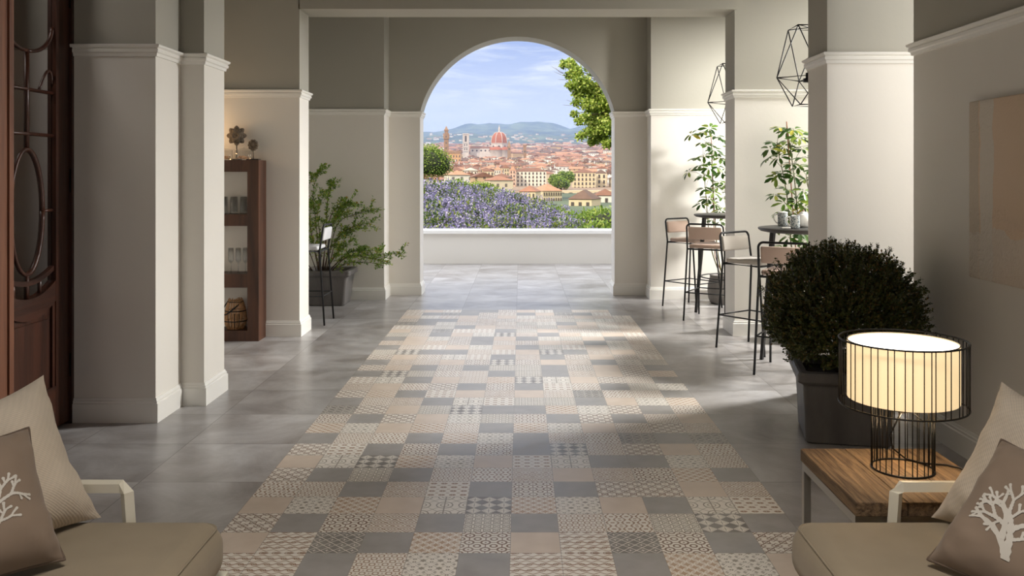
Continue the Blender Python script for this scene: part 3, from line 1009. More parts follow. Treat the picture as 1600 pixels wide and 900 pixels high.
# boxwood ball
M_BOX = island_mat('boxwood_leaves', [(0, lin(54, 66, 34)), (.35, lin(80, 92, 44)), (.7, lin(94, 100, 50)), (.92, lin(126, 114, 58)), (1.0, lin(150, 112, 64))], 0.42, 0.12)
t = tag(empty('potted_boxwood', (1.845, 5.02, 0), math.radians(-12)), 'big round dark boxwood in a square grey planter behind the lamp table', 'potted plant')
make_planter(t, .225, .272, .40)
rs = np.random.RandomState(11)
dirs = rnd_dirs(rs, 2300); dirs = dirs[dirs[:, 2] > -.80][:2100]
P_, D_, N_, L_, W_ = [], [], [], [], []
tw = MB()
for i, d in enumerate(dirs):
    d = Vector(d)
    bump = .040 * noise.noise(d * 2.6) + .030 * noise.noise(d * 5.5)
    R0 = .365 + bump
    c = Vector((0, 0, .69))
    s = Vector((d.x * 1.0, d.y * 1.0, d.z * .86))
    g = (d * .75 + Vector((0, 0, .55)) + Vector(rs.normal(size=3)) * .22).normalized()
    ln = rs.uniform(.05, .10) * (1.2 if d.z > .1 else 1.0)
    b0 = c + s * R0
    u = g.orthogonal().normalized(); w = g.cross(u)
    if i % 2 == 0: tw.tube([b0 - g * .05, b0 + g * ln], .0014, 3)
    k = int(ln / .0095)
    for j in range(k):
        p = b0 + g * (ln * (j + .5) / k)
        a = rs.uniform(0, 6.28)
        for sg in (0, math.pi):
            r_ = u * math.cos(a + sg) + w * math.sin(a + sg)
            P_.append(p); D_.append(r_ * .75 + g * .75); N_.append(g); L_.append(rs.uniform(.014, .023)); W_.append(rs.uniform(.009, .013))
ni = 12000
di = rnd_dirs(rs, ni); ri = rs.uniform(.20, .40, ni)
for q in range(ni):
    if di[q, 2] < -.8: continue
    P_.append((di[q, 0] * ri[q], di[q, 1] * ri[q], .69 + di[q, 2] * ri[q] * .86))
    D_.append(rs.normal(size=3)); N_.append(rs.normal(size=3)); L_.append(rs.uniform(.02, .03)); W_.append(rs.uniform(.014, .02))
V, Fq = leaf_arrays(P_, D_, N_, L_, W_, .12)
np_mesh('foliage', V, Fq, M_BOX, t)
for a in range(7):
    q = a * .9
    tw.tube([(.03 * math.cos(q), .03 * math.sin(q), .34), (.1 * math.cos(q), .1 * math.sin(q), .55), (.25 * math.cos(q), .25 * math.sin(q), .8)], .007, 6)
tw.build('stems', M_BARK, t)

# loose leafy shrub on the left
M_LV = island_mat('fresh_small_leaves', [(0, lin(76, 108, 40)), (.4, lin(112, 144, 56)), (.8, lin(156, 182, 80)), (.97, lin(186, 186, 92)), (1.0, lin(200, 130, 66))], 0.5, 0.3)
base = Vector((-2.20, 10.13, 0))
t = tag(empty('potted_shrub', base), 'loose leafy shrub with long arching twigs in a square grey planter, left niche', 'potted plant')
make_planter(t, .205, .275, .40)
rp = random.Random(21)
BR = [([(500, 425), (494, 350), (489, 300), (503, 258)], 9.98), ([(505, 425), (510, 350), (512, 310), (520, 288)], 10.1), ([(498, 425), (486, 360), (480, 300), (492, 275)], 10.2),
      ([(508, 425), (518, 360), (535, 330), (565, 318)], 10.05), ([(510, 425), (525, 355), (550, 336), (583, 330)], 10.18), ([(512, 425), (528, 372), (560, 352), (592, 358)], 10.1),
      ([(512, 427), (535, 405), (580, 398), (632, 397)], 10.0), ([(512, 428), (540, 412), (575, 410), (600, 416)], 10.2), ([(508, 426), (525, 398), (540, 385), (551, 375)], 9.95),
      ([(495, 425), (478, 380), (460, 350), (450, 330)], 10.1), ([(500, 425), (505, 380), (522, 345), (530, 335)], 9.92), ([(514, 428), (545, 400), (580, 404), (604, 400)], 9.85),
      ([(497, 425), (500, 370), (496, 330), (510, 300)], 10.25), ([(490, 426), (470, 400), (445, 395), (430, 400)], 10.0), ([(506, 424), (515, 390), (538, 368), (560, 360)], 10.22),
      ([(500, 424), (492, 390), (484, 345), (487, 320)], 9.9), ([(512, 427), (540, 398), (565, 392), (598, 392)], 10.1), ([(503, 425), (516, 340), (535, 322), (548, 320)], 9.95)]
P_, D_, N_, L_, W_ = [], [], [], [], []
st = MB()
def bez(pts, n):
    out = []
    for i in range(n + 1):
        f = i / n * (len(pts) - 1); k = min(int(f), len(pts) - 2); u = f - k
        p0 = pts[max(k - 1, 0)]; p1 = pts[k]; p2 = pts[k + 1]; p3 = pts[min(k + 2, len(pts) - 1)]
        out.append(.5 * ((2 * p1) + (p2 - p0) * u + (2 * p0 - 5 * p1 + 4 * p2 - p3) * u * u + (3 * p1 - p0 - 3 * p2 + p3) * u ** 3))
    return out
def leafy(path, n, l0, spread=1.0):
    for i in range(n):
        f = rp.uniform(.18, 1.0); k = f * (len(path) - 1); a = int(min(k, len(path) - 2)); p = path[a].lerp(path[a + 1], k - a)
        g = (path[a + 1] - path[a]).normalized()
        r_ = Vector((rp.gauss(0, 1), rp.gauss(0, 1), rp.gauss(.3, .8)))
        P_.append(p + r_ * .006 * spread); D_.append(r_ + g * .8); N_.append(Vector((rp.gauss(0, .5), rp.gauss(0, .5), 1)))
        L_.append(rp.uniform(.7, 1.2) * l0); W_.append(rp.uniform(.6, .8) * l0 * .75)
for pts, Y in BR:
    path = bez([wp(x, y, Y + (0 if i else (10.13 - Y))) - base for i, (x, y) in enumerate(pts)], 14)
    st.tube(path, [.006 - .0048 * i / 14 for i in range(15)], 5)
    leafy(path, 100, .037)
    for k in range(9):
        i = rp.randint(4, 13); p = path[i]; g = (path[i + 1] - path[i]).normalized()
        dv = (g * .7 + Vector((rp.gauss(0, .6), rp.gauss(0, .4), rp.gauss(.35, .4)))).normalized()
        ln = rp.uniform(.08, .22)
        sub = [p + dv * ln * q / 4 + Vector((0, 0, -.04 * (q / 4) ** 2)) for q in range(5)]
        if min(q.y for q in sub) + base.y > 10.38 or max(q.y for q in sub) + base.y > 10.40: continue
        st.tube(sub, .0013, 4); leafy(sub, 34, .033)
P_ = [Vector((p.x, min(p.y, .25), p.z)) for p in P_]
V, Fq = leaf_arrays(P_, D_, N_, L_, W_, .1)
np_mesh('foliage', V, Fq, M_LV, t)
st.build('stems', M_BARK, t)

# scheffleras of the right bays
M_SCH = island_mat('schefflera_leaves', [(0, lin(40, 66, 28)), (.35, lin(60, 92, 36)), (.7, lin(92, 124, 48)), (.9, lin(136, 156, 66)), (1.0, lin(206, 186, 84))], 0.3, 0.25)
M_STAKE = mat('reddish_cane', lin(150, 96, 66), 0.7)
M_POT = mat('soft_grey_pot', lin(120, 115, 110), 0.8, 0, .3, 20, .15, 8)
W1 = [(100, 150), (160, 140), (200, 130), (240, 100), (290, 160), (330, 180), (190, 215), (235, 235), (280, 265), (295, 300), (140, 330), (200, 315), (330, 330), (170, 390), (240, 410), (300, 400),
      (80, 440), (345, 440), (240, 490), (195, 470), (320, 520), (210, 570), (275, 600), (310, 560), (345, 640), (230, 650), (180, 690), (285, 690), (330, 740), (260, 820), (330, 830),
      (400, 250), (430, 330), (460, 420), (420, 480), (450, 560), (400, 600), (440, 680), (380, 780), (380, 350), (370, 540)]
W2 = [(790, 95), (845, 125), (900, 110), (940, 170), (750, 215), (830, 245), (715, 260), (965, 260), (785, 325), (705, 330), (885, 380), (935, 400), (975, 330), (805, 450), (765, 480), (905, 470),
      (985, 500), (850, 575), (755, 620), (975, 590), (830, 685), (925, 670), (800, 745), (900, 760), (985, 720), (860, 200), (790, 870), (860, 950), (950, 900), (990, 980), (820, 1040), (930, 1060),
      (1060, 230), (1090, 330), (1060, 430), (1100, 520), (1050, 620), (1090, 700), (1040, 820), (1060, 160), (880, 850), (1000, 640)]


def make_schefflera(base, Y0, whorls, stake, label, seed, ls):
    rp = random.Random(seed)
    base = Vector(base)
    t = tag(empty('potted_schefflera', base), label, 'potted plant')
    pt = MB()
    pt.lathe([(.135, 0), (.165, .01), (.185, .06), (.195, .14), (.19, .22), (.17, .29), (.165, .31), (.172, .325), (.165, .335), (.15, .33), (.14, .28)], 28, caps=False)
    pt.add([(.135 * math.cos(k * .5236), .135 * math.sin(k * .5236), 0.0) for k in range(12)], [tuple(reversed(range(12)))])
    pt.build('pot', M_POT, t)
    MB().lathe([(0, .295), (.145, .295)], 24, caps=False).build('soil', M_SOIL, t)
    s0, s1 = wp(*stake[0], Y0 + .02) - base, wp(*stake[1], Y0 + .02) - base
    MB().tube([Vector((0, 0, .27)), s0, s1], .005, 6).build('stake', M_STAKE, t)
    sm = MB()
    stems = []
    for k in range(3):
        o = Vector((rp.uniform(-.05, .05), rp.uniform(-.04, .02), 0))
        top = s0.lerp(s1, (1.0, .82, .6)[k]) + Vector(((0.0, -.10, .14)[k], 0, 0))
        mid = s0 + Vector(((0.02, -.05, .12)[k], -.02, .1))
        path = bez([Vector((o.x, o.y, .28)), mid, mid.lerp(top, .5) + Vector((rp.uniform(-.03, .03), 0, 0)), top], 12)
        sm.tube(path, [.008 - .005 * i / 12 for i in range(13)], 6); stems.append(path)
    V, Fq = [], []
    for cx, cy in whorls:
        Y = Y0 + rp.uniform(-.17, .12)
        c = wp(1060 + cx / 5, 180 + cy / 5, Y) - base
        best = min((p for s in stems for p in s), key=lambda p: abs(p.z - (c.z - .10)) + .5 * abs(p.x - c.x))
        sm.tube([best, best.lerp(c, .5) + Vector((0, 0, .02)), c], .0022, 4)
        out = (c - best); out = out.normalized() if out.length > .01 else Vector((0, 0, 1))
        ax = (Vector((0, 0, 1)) * .8 + out * .55 + Vector((rp.gauss(0, .25), rp.gauss(-.25, .25), 0))).normalized()
        u = ax.orthogonal().normalized(); w = ax.cross(u)
        n = rp.randint(7, 9); a0 = rp.uniform(0, 6.28)
        for k in range(n):
            a = a0 + 2 * math.pi * k / n + rp.uniform(-.12, .12)
            r_ = (u * math.cos(a) + w * math.sin(a))
            d = (r_ - ax * rp.uniform(-.05, .35)).normalized()
            sd = ax.cross(d).normalized(); nn = d.cross(sd)
            L = ls * rp.uniform(.8, 1.12); wd = L * .19
            b = c + d * L * .18
            mid = lambda f: b + d * L * f - ax * (.16 * L * f * f)
            o = len(V)
            V += [b, mid(.35) + sd * wd * .8 + nn * -.0 + ax * .006, mid(.72) + sd * wd + ax * .004, mid(1.0), mid(.72) - sd * wd + ax * .004, mid(.35) - sd * wd * .8 + ax * .006, mid(.35), mid(.72)]
            Fq += [(o, o + 6, o + 1, o + 1), (o + 6, o + 7, o + 2, o + 1), (o + 7, o + 3, o + 2, o + 2), (o, o + 5, o + 6, o + 6), (o + 6, o + 5, o + 4, o + 7), (o + 7, o + 4, o + 3, o + 3)]
    lm = MB()
    lm.add(V, [tuple(dict.fromkeys(f)) for f in Fq], 0, True)
    lm.build('foliage', M_SCH, t)
    sm.build('stems', mat('green_stem', lin(96, 92, 50), 0.7), t)
    return t


make_schefflera((2.36, 10.13, 0), 10.05, W1, ((1117, 400), (1111, 212)), 'tall schefflera in a rounded grey pot in the far right bay', 4, .105)
make_schefflera((2.47, 7.82, 0), 7.75, W2, ((1244, 400), (1229, 190)), 'tall schefflera behind the bar table with the mugs', 5, .098)

# ------------------------------------------------------------------ bar tables and stools
M_BLK = mat('black_powder_coat', lin(30, 30, 31), 0.4, 0.2)
M_TOP = mat('anthracite_tabletop', lin(62, 60, 59), 0.42, 0.0, .05, 60, .08, 8)
M_PINK = mat('dusty_pink_upholstery', lin(206, 180, 164), 0.9, bump=.3, bscale=300, sheen=.2)
M_PEARL = mat('pearl_grey_upholstery', lin(206, 198, 188), 0.9, bump=.3, bscale=300, sheen=.2)


def make_bar_table(loc, label):
    t = tag(empty('bar_table', loc), label, 'bar table')
    MB().lathe([(0, 1.022), (.34, 1.024), (.385, 1.032), (.405, 1.047), (.407, 1.055), (.402, 1.060), (0, 1.060)], 64).build('tabletop', M_TOP, t)
    for a in (math.pi, math.pi / 3, -math.pi / 3):
        c, s = math.cos(a), math.sin(a)
        MB().tube([(.39 * c, .39 * s, 0), (.30 * c, .30 * s, 1.024)], [.017, .024], 4, smooth=False).build('leg', M_BLK, t)
    MB().tube(ringpts(.33, .385, 48), .010, 6, closed=True, flat=(1.6, .6)).build('footrest', M_BLK, t)
    return t


make_bar_table((2.33, 7.05, 0), 'round anthracite bar table with mugs in the nearer right bay')
make_bar_table((2.285, 9.46, 0), 'round anthracite bar table, empty, in the far right bay')


def make_stool(loc, rz, m, label):
    t = tag(empty('bar_stool', loc, rz), label, 'bar stool', 'slim upholstered bar stools')
    R = .0095
    fz, sz, tz = 0.0, .735, .985
    def corner(p, a, b, r=.035):
        p, a, b = Vector(p), Vector(a), Vector(b)
        return [p + (a - p).normalized() * r * (1 - k / 4) ** 1.6 + (b - p).normalized() * r * (k / 4) ** 1.6 for k in range(5)]
    bf = MB()
    L0, L1, L2 = Vector((-.215, -.25, 0)), Vector((-.192, -.198, sz)), Vector((-.188, -.235, tz))
    Rv = lambda v: Vector((-v.x, v.y, v.z))
    path = [L0, L1] + corner(L2, L1, Rv(L2)) + corner(Rv(L2), L2, Rv(L1)) + [Rv(L1), Rv(L0)]
    bf.tube(path, R, 8); bf.build('back_frame', M_BLK, t)
    for s in (-1, 1):
        MB().tube([(s * .208, .25, 0), (s * .186, .175, sz)], R, 8).build('leg', M_BLK, t)
    sf = MB()
    sf.tube([(-.19, -.197, sz - .008), (-.186, .175, sz - .008), (.186, .175, sz - .008), (.19, -.197, sz - .008)], R * .9, 8, closed=True)
    sf.build('seat_frame', M_BLK, t)
    fr_ = MB()
    z = .285
    q = z / sz
    A = Vector((-.215, -.25, 0)).lerp(Vector((-.192, -.198, sz)), q); B = Vector((-.208, .25, 0)).lerp(Vector((-.186, .175, sz)), q)
    fr_.tube([A, B], .0065, 6).tube([Rv(A), Rv(B)], .0065, 6).tube([A, Rv(A)], .0065, 6).tube([B, Rv(B)], .0065, 6)
    fr_.build('footrest', M_BLK, t)
    s = MB()
    s.bbox(-.185, .185, -.175, .19, .735, .775, .019, 4)
    for i, p in enumerate(s.v):
        k = max(0, 1 - (p[0] / .19) ** 2) * max(0, 1 - ((p[1] - .007) / .19) ** 2)
        s.v[i] = (p[0] * (1 - .05 * (p[1] > .1)), p[1], p[2] + (.016 * k if p[2] > .755 else 0))
    s.build('seat', m, t)
    b = MB()
    M = Matrix.Translation((0, -.224, .893)) @ Matrix.Rotation(math.radians(8.5), 4, 'X')
    b.bbox(-.172, .172, -.017, .017, -.064, .064, .016, 4, M=M)
    b.build('backrest', m, t)
    return t


make_stool((2.007, 7.47, 0), math.radians(-143.1), M_PEARL, 'pearl grey bar stool left of the portal pillar, nearer pair, turned towards the mugs')
make_stool((2.044, 6.627, 0), math.radians(-28.6), M_PINK, 'dusty pink bar stool nearest to the boxwood')
make_stool((1.934, 9.86, 0), math.radians(-143.1), M_PINK, 'bar stool at the far bay wall, leftmost on the right side')
make_stool((1.971, 9.047, 0), math.radians(-28.6), M_PINK, 'dusty pink bar stool in front of the empty far bar table')
make_stool((-2.18, 8.85, 0), math.radians(90), mat('white_upholstery', lin(232, 232, 234), .8), 'white bar stool beside the planter in the left niche')

# tableware on the nearer table
def china(name, c1, c2):
    m, nt, b = new_mat(name)
    tc = nt.nodes.new('ShaderNodeTexCoord'); v = nt.nodes.new('ShaderNodeTexVoronoi'); v.inputs['Scale'].default_value = 75
    nt.links.new(tc.outputs['Object'], v.inputs['Vector'])
    r = nt.nodes.new('ShaderNodeValToRGB'); r.color_ramp.elements[0].position = .25; r.color_ramp.elements[0].color = c1
    r.color_ramp.elements[1].position = .6; r.color_ramp.elements[1].color = c2
    nt.links.new(v.outputs['Distance'], r.inputs[0]); nt.links.new(r.outputs[0], b.inputs['Base Color'])
    b.inputs['Roughness'].default_value = .2
    return m
M_CHINA = mat('white_china', lin(236, 234, 230), 0.18)
M_DECOR = china('blue_grey_floral_china', lin(88, 104, 112), lin(186, 190, 188))
TZ = 1.0605
def mug(loc, r, h, side, label, lid):
    t = tag(empty('mug', loc), label, 'mug')
    MB().lathe([(0, 0.001), (r * .88, .001), (r * .97, .008), (r, h * .25), (r, h * .96), (r * .99, h), (r * .92, h), (r * .91, h * .15), (0, h * .12)], 32, caps=False).build('body', M_DECOR, t)
    pts = [(side * (r * .95), 0, h * .86), (side * (r + .018), 0, h * .92), (side * (r + .031), 0, h * .78), (side * (r + .030), 0, h * .55), (side * (r + .014), 0, h * .30), (side * r * .97, 0, h * .20)]
    MB().tube(bez([Vector(p) for p in pts], 16), .0048, 8, flat=(1, 1.3)).build('handle', M_CHINA, t)
    if lid: MB().lathe([(r * 1.02, h * .985), (r * 1.03, h + .006), (r * .9, h + .010), (0, h + .012)], 32).build('lid', M_CHINA, t)
    return t
mug((2.178, 7.28, TZ), .040, .108, -1, 'blue-grey patterned mug with white lid, left on the bar table', True)
mug((2.172, 6.93, TZ), .036, .100, -1, 'grey floral mug with white handle in front of the teapot', False)
t = tag(empty('teapot', (2.285, 7.08, TZ)), 'round white teapot with a knob on the bar table', 'teapot')
tb = MB(); tb.lathe([(0, .001), (.035, .001), (.052, .02), (.062, .05), (.060, .08), (.046, .105), (.03, .114), (0, .117)], 32, caps=False); tb.build('body', M_CHINA, t)
MB().lathe([(.031, .114), (.027, .122), (.012, .128), (0, .129)], 24, caps=False).build('lid', M_CHINA, t)
MB().lathe([(0, .126), (.007, .128), (.009, .136), (.005, .142), (0, .143)], 16).build('knob', mat('brown_knob', lin(140, 104, 84), .5), t)
MB().tube(bez([Vector(p) for p in [(-.05, 0, .09), (-.085, 0, .095), (-.092, 0, .06), (-.055, 0, .03)]], 12), .005, 8).build('handle', M_CHINA, t)
MB().tube([(.055, 0, .045), (.085, 0, .07), (.10, 0, .105)], [.013, .009, .006], 10).build('spout', M_CHINA, t)
di = MB(); di.bbox(-.036, .036, -.028, .028, 0, .012, .005, 3).build
o = MB().bbox(-.036, .036, -.028, .028, 0.001, .014, .006, 3).build('butter_dish', M_CHINA, loc=(2.085, 6.90, TZ))
tag(o, 'small flat white dish in front of the mugs', 'dish')

# ------------------------------------------------------------------ pendant lanterns
def make_lantern(loc, label):
    t = tag(empty('pendant_lantern', loc), label, 'pendant lamp', 'black wire pendant lanterns')
    rings = [(.185, .405), (.262, .0), (.148, -.222)]
    def rp_(r, z): return [Vector((r * math.cos(a), r * math.sin(a), z)) for a in (math.radians(q) for q in (0, 72, 144, 216, 288))]
    def rp4(r, z): return [Vector((r * math.cos(a), r * math.sin(a), z)) for a in (math.radians(q) for q in (180, 270, 0, 90))]
    fm = MB()
    R3 = [[Vector((r * math.cos(math.radians(q + o_)), r * math.sin(math.radians(q + o_)), z)) for q in (180, 270, 0, 90)] for (r, z), o_ in zip(rings, (45, 0, 45))]
    for r3 in R3:
        fm.tube(r3, .0056, 5, closed=True)
    for k in range(4):
        fm.tube([R3[0][k], R3[1][k], R3[2][k]], .0050, 5)
        fm.tube([R3[0][k], R3[1][(k + 1) % 4], R3[2][k]], .0050, 5)
    fm.tube([R3[1][1], (0, 0, 0), R3[1][3]], .004, 5).tube([R3[0][0], R3[0][2]], .004, 5).tube([R3[0][1], R3[0][3]], .004, 5)
    fm.build('wire_frame', M_WIRE, t)
    MB().lathe([(0, -.035), (.05, -.035), (.05, -.005), (.03, -.002), (.03, .04), (0, .04)], 20).build('lamp_holder', M_WIRE, t)
    MB().lathe([(.012, .04), (.035, .085), (.038, .12), (.02, .16), (0, .168)], 20).build('bulb', mat('opal_bulb', lin(238, 232, 220), .2), t)
    MB().tube([(0, 0, .40), (0, 0, H - loc[2])], .003, 6).build('cord', M_WIRE, t)
    return t
make_lantern((2.325, 7.05, 2.265), 'angular black wire pendant lantern hanging over the mugs')
make_lantern((2.285, 9.46, 2.265), 'angular black wire pendant lantern over the empty far bar table')

# ------------------------------------------------------------------ painting
m, nt, b = new_mat('abstract_beige_canvas')
tc = nt.nodes.new('ShaderNodeTexCoord'); sp = nt.nodes.new('ShaderNodeSeparateXYZ'); nt.links.new(tc.outputs['Object'], sp.inputs[0])
n = nt.nodes.new('ShaderNodeTexNoise'); n.inputs['Scale'].default_value = 7; n.inputs['Detail'].default_value = 8
nt.links.new(tc.outputs['Object'], n.inputs['Vector'])
nf = S(nt, n.outputs['Fac'])
y = S(nt, sp.outputs['Y']) + (nf - .5) * .06; z = S(nt, sp.outputs['Z']) + (nf - .5) * .22
def mixc(a, c, f):
    q = nt.nodes.new('ShaderNodeMixRGB')
    for s_, v in (('Color1', a), ('Color2', c)):
        if isinstance(v, tuple): q.inputs[s_].default_value = v
        else: nt.links.new(v, q.inputs[s_])
    nt.links.new(f.v, q.inputs['Fac']); return q.outputs[0]
c1 = mixc(lin(232, 206, 178), lin(212, 198, 178), y.gt(.355) * 0.9)
c2 = mixc(c1, lin(232, 226, 214), (y.gt(.225) * y.lt(.345)) * .75)
c3 = mixc(c2, lin(230, 220, 206), z.lt(-.20) * .7)
nt.links.new(c3, b.inputs['Base Color']); b.inputs['Roughness'].default_value = .75
n2 = nt.nodes.new('ShaderNodeTexNoise'); n2.inputs['Scale'].default_value = 22; n2.inputs['Detail'].default_value = 8; n2.inputs['Distortion'].default_value = 2.5
nt.links.new(tc.outputs['Object'], n2.inputs['Vector'])
hgt = S(nt, n2.outputs['Fac']) * (z.lt(-.1) * .8 + y.gt(.22) * .5 + .15)
bp = nt.nodes.new('ShaderNodeBump'); bp.inputs['Strength'].default_value = .8; bp.inputs['Distance'].default_value = .012
nt.links.new(hgt.v, bp.inputs['Height']); nt.links.new(bp.outputs[0], b.inputs['Normal'])
pa = MB(); pa.bbox(-.040, 0, -.455, .455, -.45, .45, .006, 2)
o = pa.build('abstract_painting', m, loc=(2.349, 4.06, 1.41)); tag(o, 'abstract beige canvas with a pale vertical band on the right wall', 'painting')

# ------------------------------------------------------------------ shelf unit and what stands on it
M_WAL = wood_mat('dark_walnut', lin(50, 28, 17), lin(92, 56, 36), 'z', 1.5, .45, .15)
SX0, SX1, SY0, SY1 = -3.35, -2.335, 7.82, 8.055
t = tag(empty('shelf_unit', ((SX0 + SX1) / 2, (SY0 + SY1) / 2, 0)), 'dark walnut open shelf unit standing against the left portal wall', 'shelf unit')
hw, hd = (SX1 - SX0) / 2, (SY1 - SY0) / 2
for x in (-1, 1):
    a, b2 = sorted((x * hw, x * (hw - .10)))
    MB().box(a, b2, -hd, hd, 0, 1.617).build('upright', M_WAL, t)
for z0, z1, nm in ((0.0, .094, 'plinth'), (.478, .60, 'shelf_board'), (1.029, 1.132, 'shelf_board'), (1.512, 1.617, 'shelf_board')):
    MB().box(-hw + .10, hw - .10, -hd, hd - .005, z0, z1).build(nm, M_WAL, t)
M_GLASS, nt, b = new_mat('clear_glass')
nt.nodes.remove(b)
tr = nt.nodes.new('ShaderNodeBsdfTransparent'); tr.inputs[0].default_value = (.975, .98, .98, 1)
gl = nt.nodes.new('ShaderNodeBsdfGlossy'); gl.inputs['Roughness'].default_value = .04
lw = nt.nodes.new('ShaderNodeLayerWeight'); lw.inputs['Blend'].default_value = .35
mx = nt.nodes.new('ShaderNodeMixShader'); nt.links.new((S(nt, lw.outputs['Facing']) * .30 + .03).v, mx.inputs[0]); nt.links.new(tr.outputs[0], mx.inputs[1]); nt.links.new(gl.outputs[0], mx.inputs[2])
nt.links.new(mx.outputs[0], nt.nodes['Material Output'].inputs['Surface'])
def tumbler(x, y, z, i):
    mb = MB(); mb.lathe([(0, 0), (.030, 0), (.033, .01), (.033, .155), (.031, .155), (.030, .02), (0, .018)], 24, caps=False)
    return mb
pro = None
k = 0
for y in (7.88, 7.99):
    for i in range(3):
        x = (-2.485 - .089 * i) * y / 7.88
        if pro is None: pro = tumbler(0, 0, 0, 0).build('tumbler', M_GLASS); o = pro
        else: o = pro.copy(); COL.objects.link(o)
        o.location = (x, y, 1.1325); tag(o, 'clear straight tumbler, %s from the right in the %s row on the upper glass board' % (('first', 'second', 'third')[i], 'front' if y < 7.9 else 'back'), 'glass', 'tumblers on the shelf')
pro = None
for y in (7.87, 7.96):
    for i in range(3):
        x = -2.465 - .066 * i - (.030 if y == 7.96 else 0)
        if pro is None:
            mb = MB(); mb.lathe([(0, 0), (.032, .001), (.030, .004), (.005, .010), (.004, .085), (.010, .094), (.022, .108), (.0245, .125), (.0245, .225), (.0235, .225), (.0235, .127), (.020, .112), (0, .098)], 24, caps=False)
            pro = mb.build('wine_glass', M_GLASS); o = pro
        else: o = pro.copy(); COL.objects.link(o)
        o.location = (x, y, .6005); tag(o, 'clear stemmed glass, %s from the right in the %s row on the lower glass board' % (('first', 'second', 'third')[i], 'front' if y < 7.9 else 'back'), 'glass', 'stemmed glasses on the shelf')
# wicker lantern
M_CANE = mat('natural_cane', lin(196, 152, 110), .7, var=.25, vscale=40, bump=.3)
t = tag(empty('cane_lantern', (-2.575, 7.93, .0945)), 'barrel-shaped cane lantern with black bands in the bottom of the shelf', 'lantern')
cn = MB()
prof = [(.070, 0), (.090, .04), (.097, .09), (.090, .16), (.072, .23), (.058, .265)]
for k in range(44):
    a = 2 * math.pi * k / 44 + rp.uniform(-.03, .03); c, s = math.cos(a), math.sin(a); e_ = rp.uniform(-.008, .012)
    cn.tube([(r * c, r * s, z + (e_ if i == 5 else 0.001)) for i, (r, z) in enumerate(prof)], .0034, 5)
cn.lathe([(0, .003), (.070, .003), (.070, .010), (0, .010)], 32, caps=False)
cn.build('cane_body', M_CANE, t)
MB().lathe([(0, .012), (.034, .012), (.034, .13), (0, .13)], 20).build('candle', mat('dark_candle', lin(60, 44, 34), .6), t)
for r, z in ((.0975, .075), (.090, .165), (.066, .245)): MB().tube(ringpts(r, z, 32), .005, 6, closed=True).build('band', M_BLK, t)
MB().tube(bez([Vector(p) for p in [(.066, -.01, .25), (.02, -.085, .20), (-.06, -.10, .14), (-.10, -.06, .17), (-.066, -.01, .25)]], 20), .006, 6).build('handle', M_BLK, t)
# ornaments on top
M_STONE = mat('carved_grey_stone', lin(112, 100, 86), .85, 0, .9, 60, .35, 25)
t = tag(empty('flower_ornament', (-2.585, 7.99, 1.6175)), 'large carved stone flower ornament on the shelf top', 'ornament')
fl = MB()
for ringn, rad, nn, ln, dy in ((0, .064, 8, .029, .0), (1, .047, 8, .023, -.013), (0, .030, 8, .015, -.024)):
    for k in range(nn):
        a = 2 * math.pi * (k + ringn * .5) / nn
        M = Matrix.Translation((rad * math.cos(a), dy, .224 + rad * math.sin(a))) @ Matrix.Rotation(-a, 4, 'Y')
        pf = []
        V_, F2 = [], []
        n1, n2 = 10, 6
        for i in range(n2 + 1):
            th = math.pi * i / n2
            for j in range(n1):
                ph = 2 * math.pi * j / n1
                x = math.cos(th) * ln; pinch = 1 - .35 * max(0, math.cos(th))
                V_.append(M @ Vector((x, math.sin(th) * math.cos(ph) * .013, math.sin(th) * math.sin(ph) * .027 * pinch)))
        for i in range(n2):
            for j in range(n1): F2.append((i * n1 + j, i * n1 + (j + 1) % n1, (i + 1) * n1 + (j + 1) % n1, (i + 1) * n1 + j))
        fl.add(V_, F2, 0, True)
fl.lathe([(0, -.03), (.02, -.026), (.034, -.012), (.034, .006)], 20, c=(0, 0, 0), caps=False)
nv = 20 * 4
for i in range(len(fl.v) - nv, len(fl.v)):
    x, y, z = fl.v[i]; fl.v[i] = (x, z - .004, .224 + y)
fl.build('flower', M_STONE, t)
MB().tube([(0, 0, .004), (0, 0, .16)], .005, 8).build('rod', M_BLK, t)
MB().box(-.04, .04, -.03, .03, 0, .012).build('foot', M_BLK, t)
t = tag(empty('rosette_ornament', (-2.42, 7.95, 1.6175)), 'small round carved rosette on a rod at the right end of the shelf top', 'ornament')
ro = MB()
for k in range(10):
    a = 2 * math.pi * k / 10
    ro.lathe([(0, -.016), (.014, -.012), (.018, 0), (.014, .012), (0, .016)], 8, c=(.034 * math.cos(a), 0, .137 + .038 * math.sin(a)), caps=False)
ro.lathe([(0, -.036), (.024, -.028), (.037, 0), (.024, .028), (0, .036)], 16, c=(0, 0, .137), caps=False, sy=.5)
ro.build('rosette', M_STONE, t)
MB().tube([(0, 0, .01), (0, 0, .105)], .0035, 6).build('rod', M_BLK, t)
MB().box(-.055, .055, -.035, .035, 0, .012).build('foot', M_BLK, t)
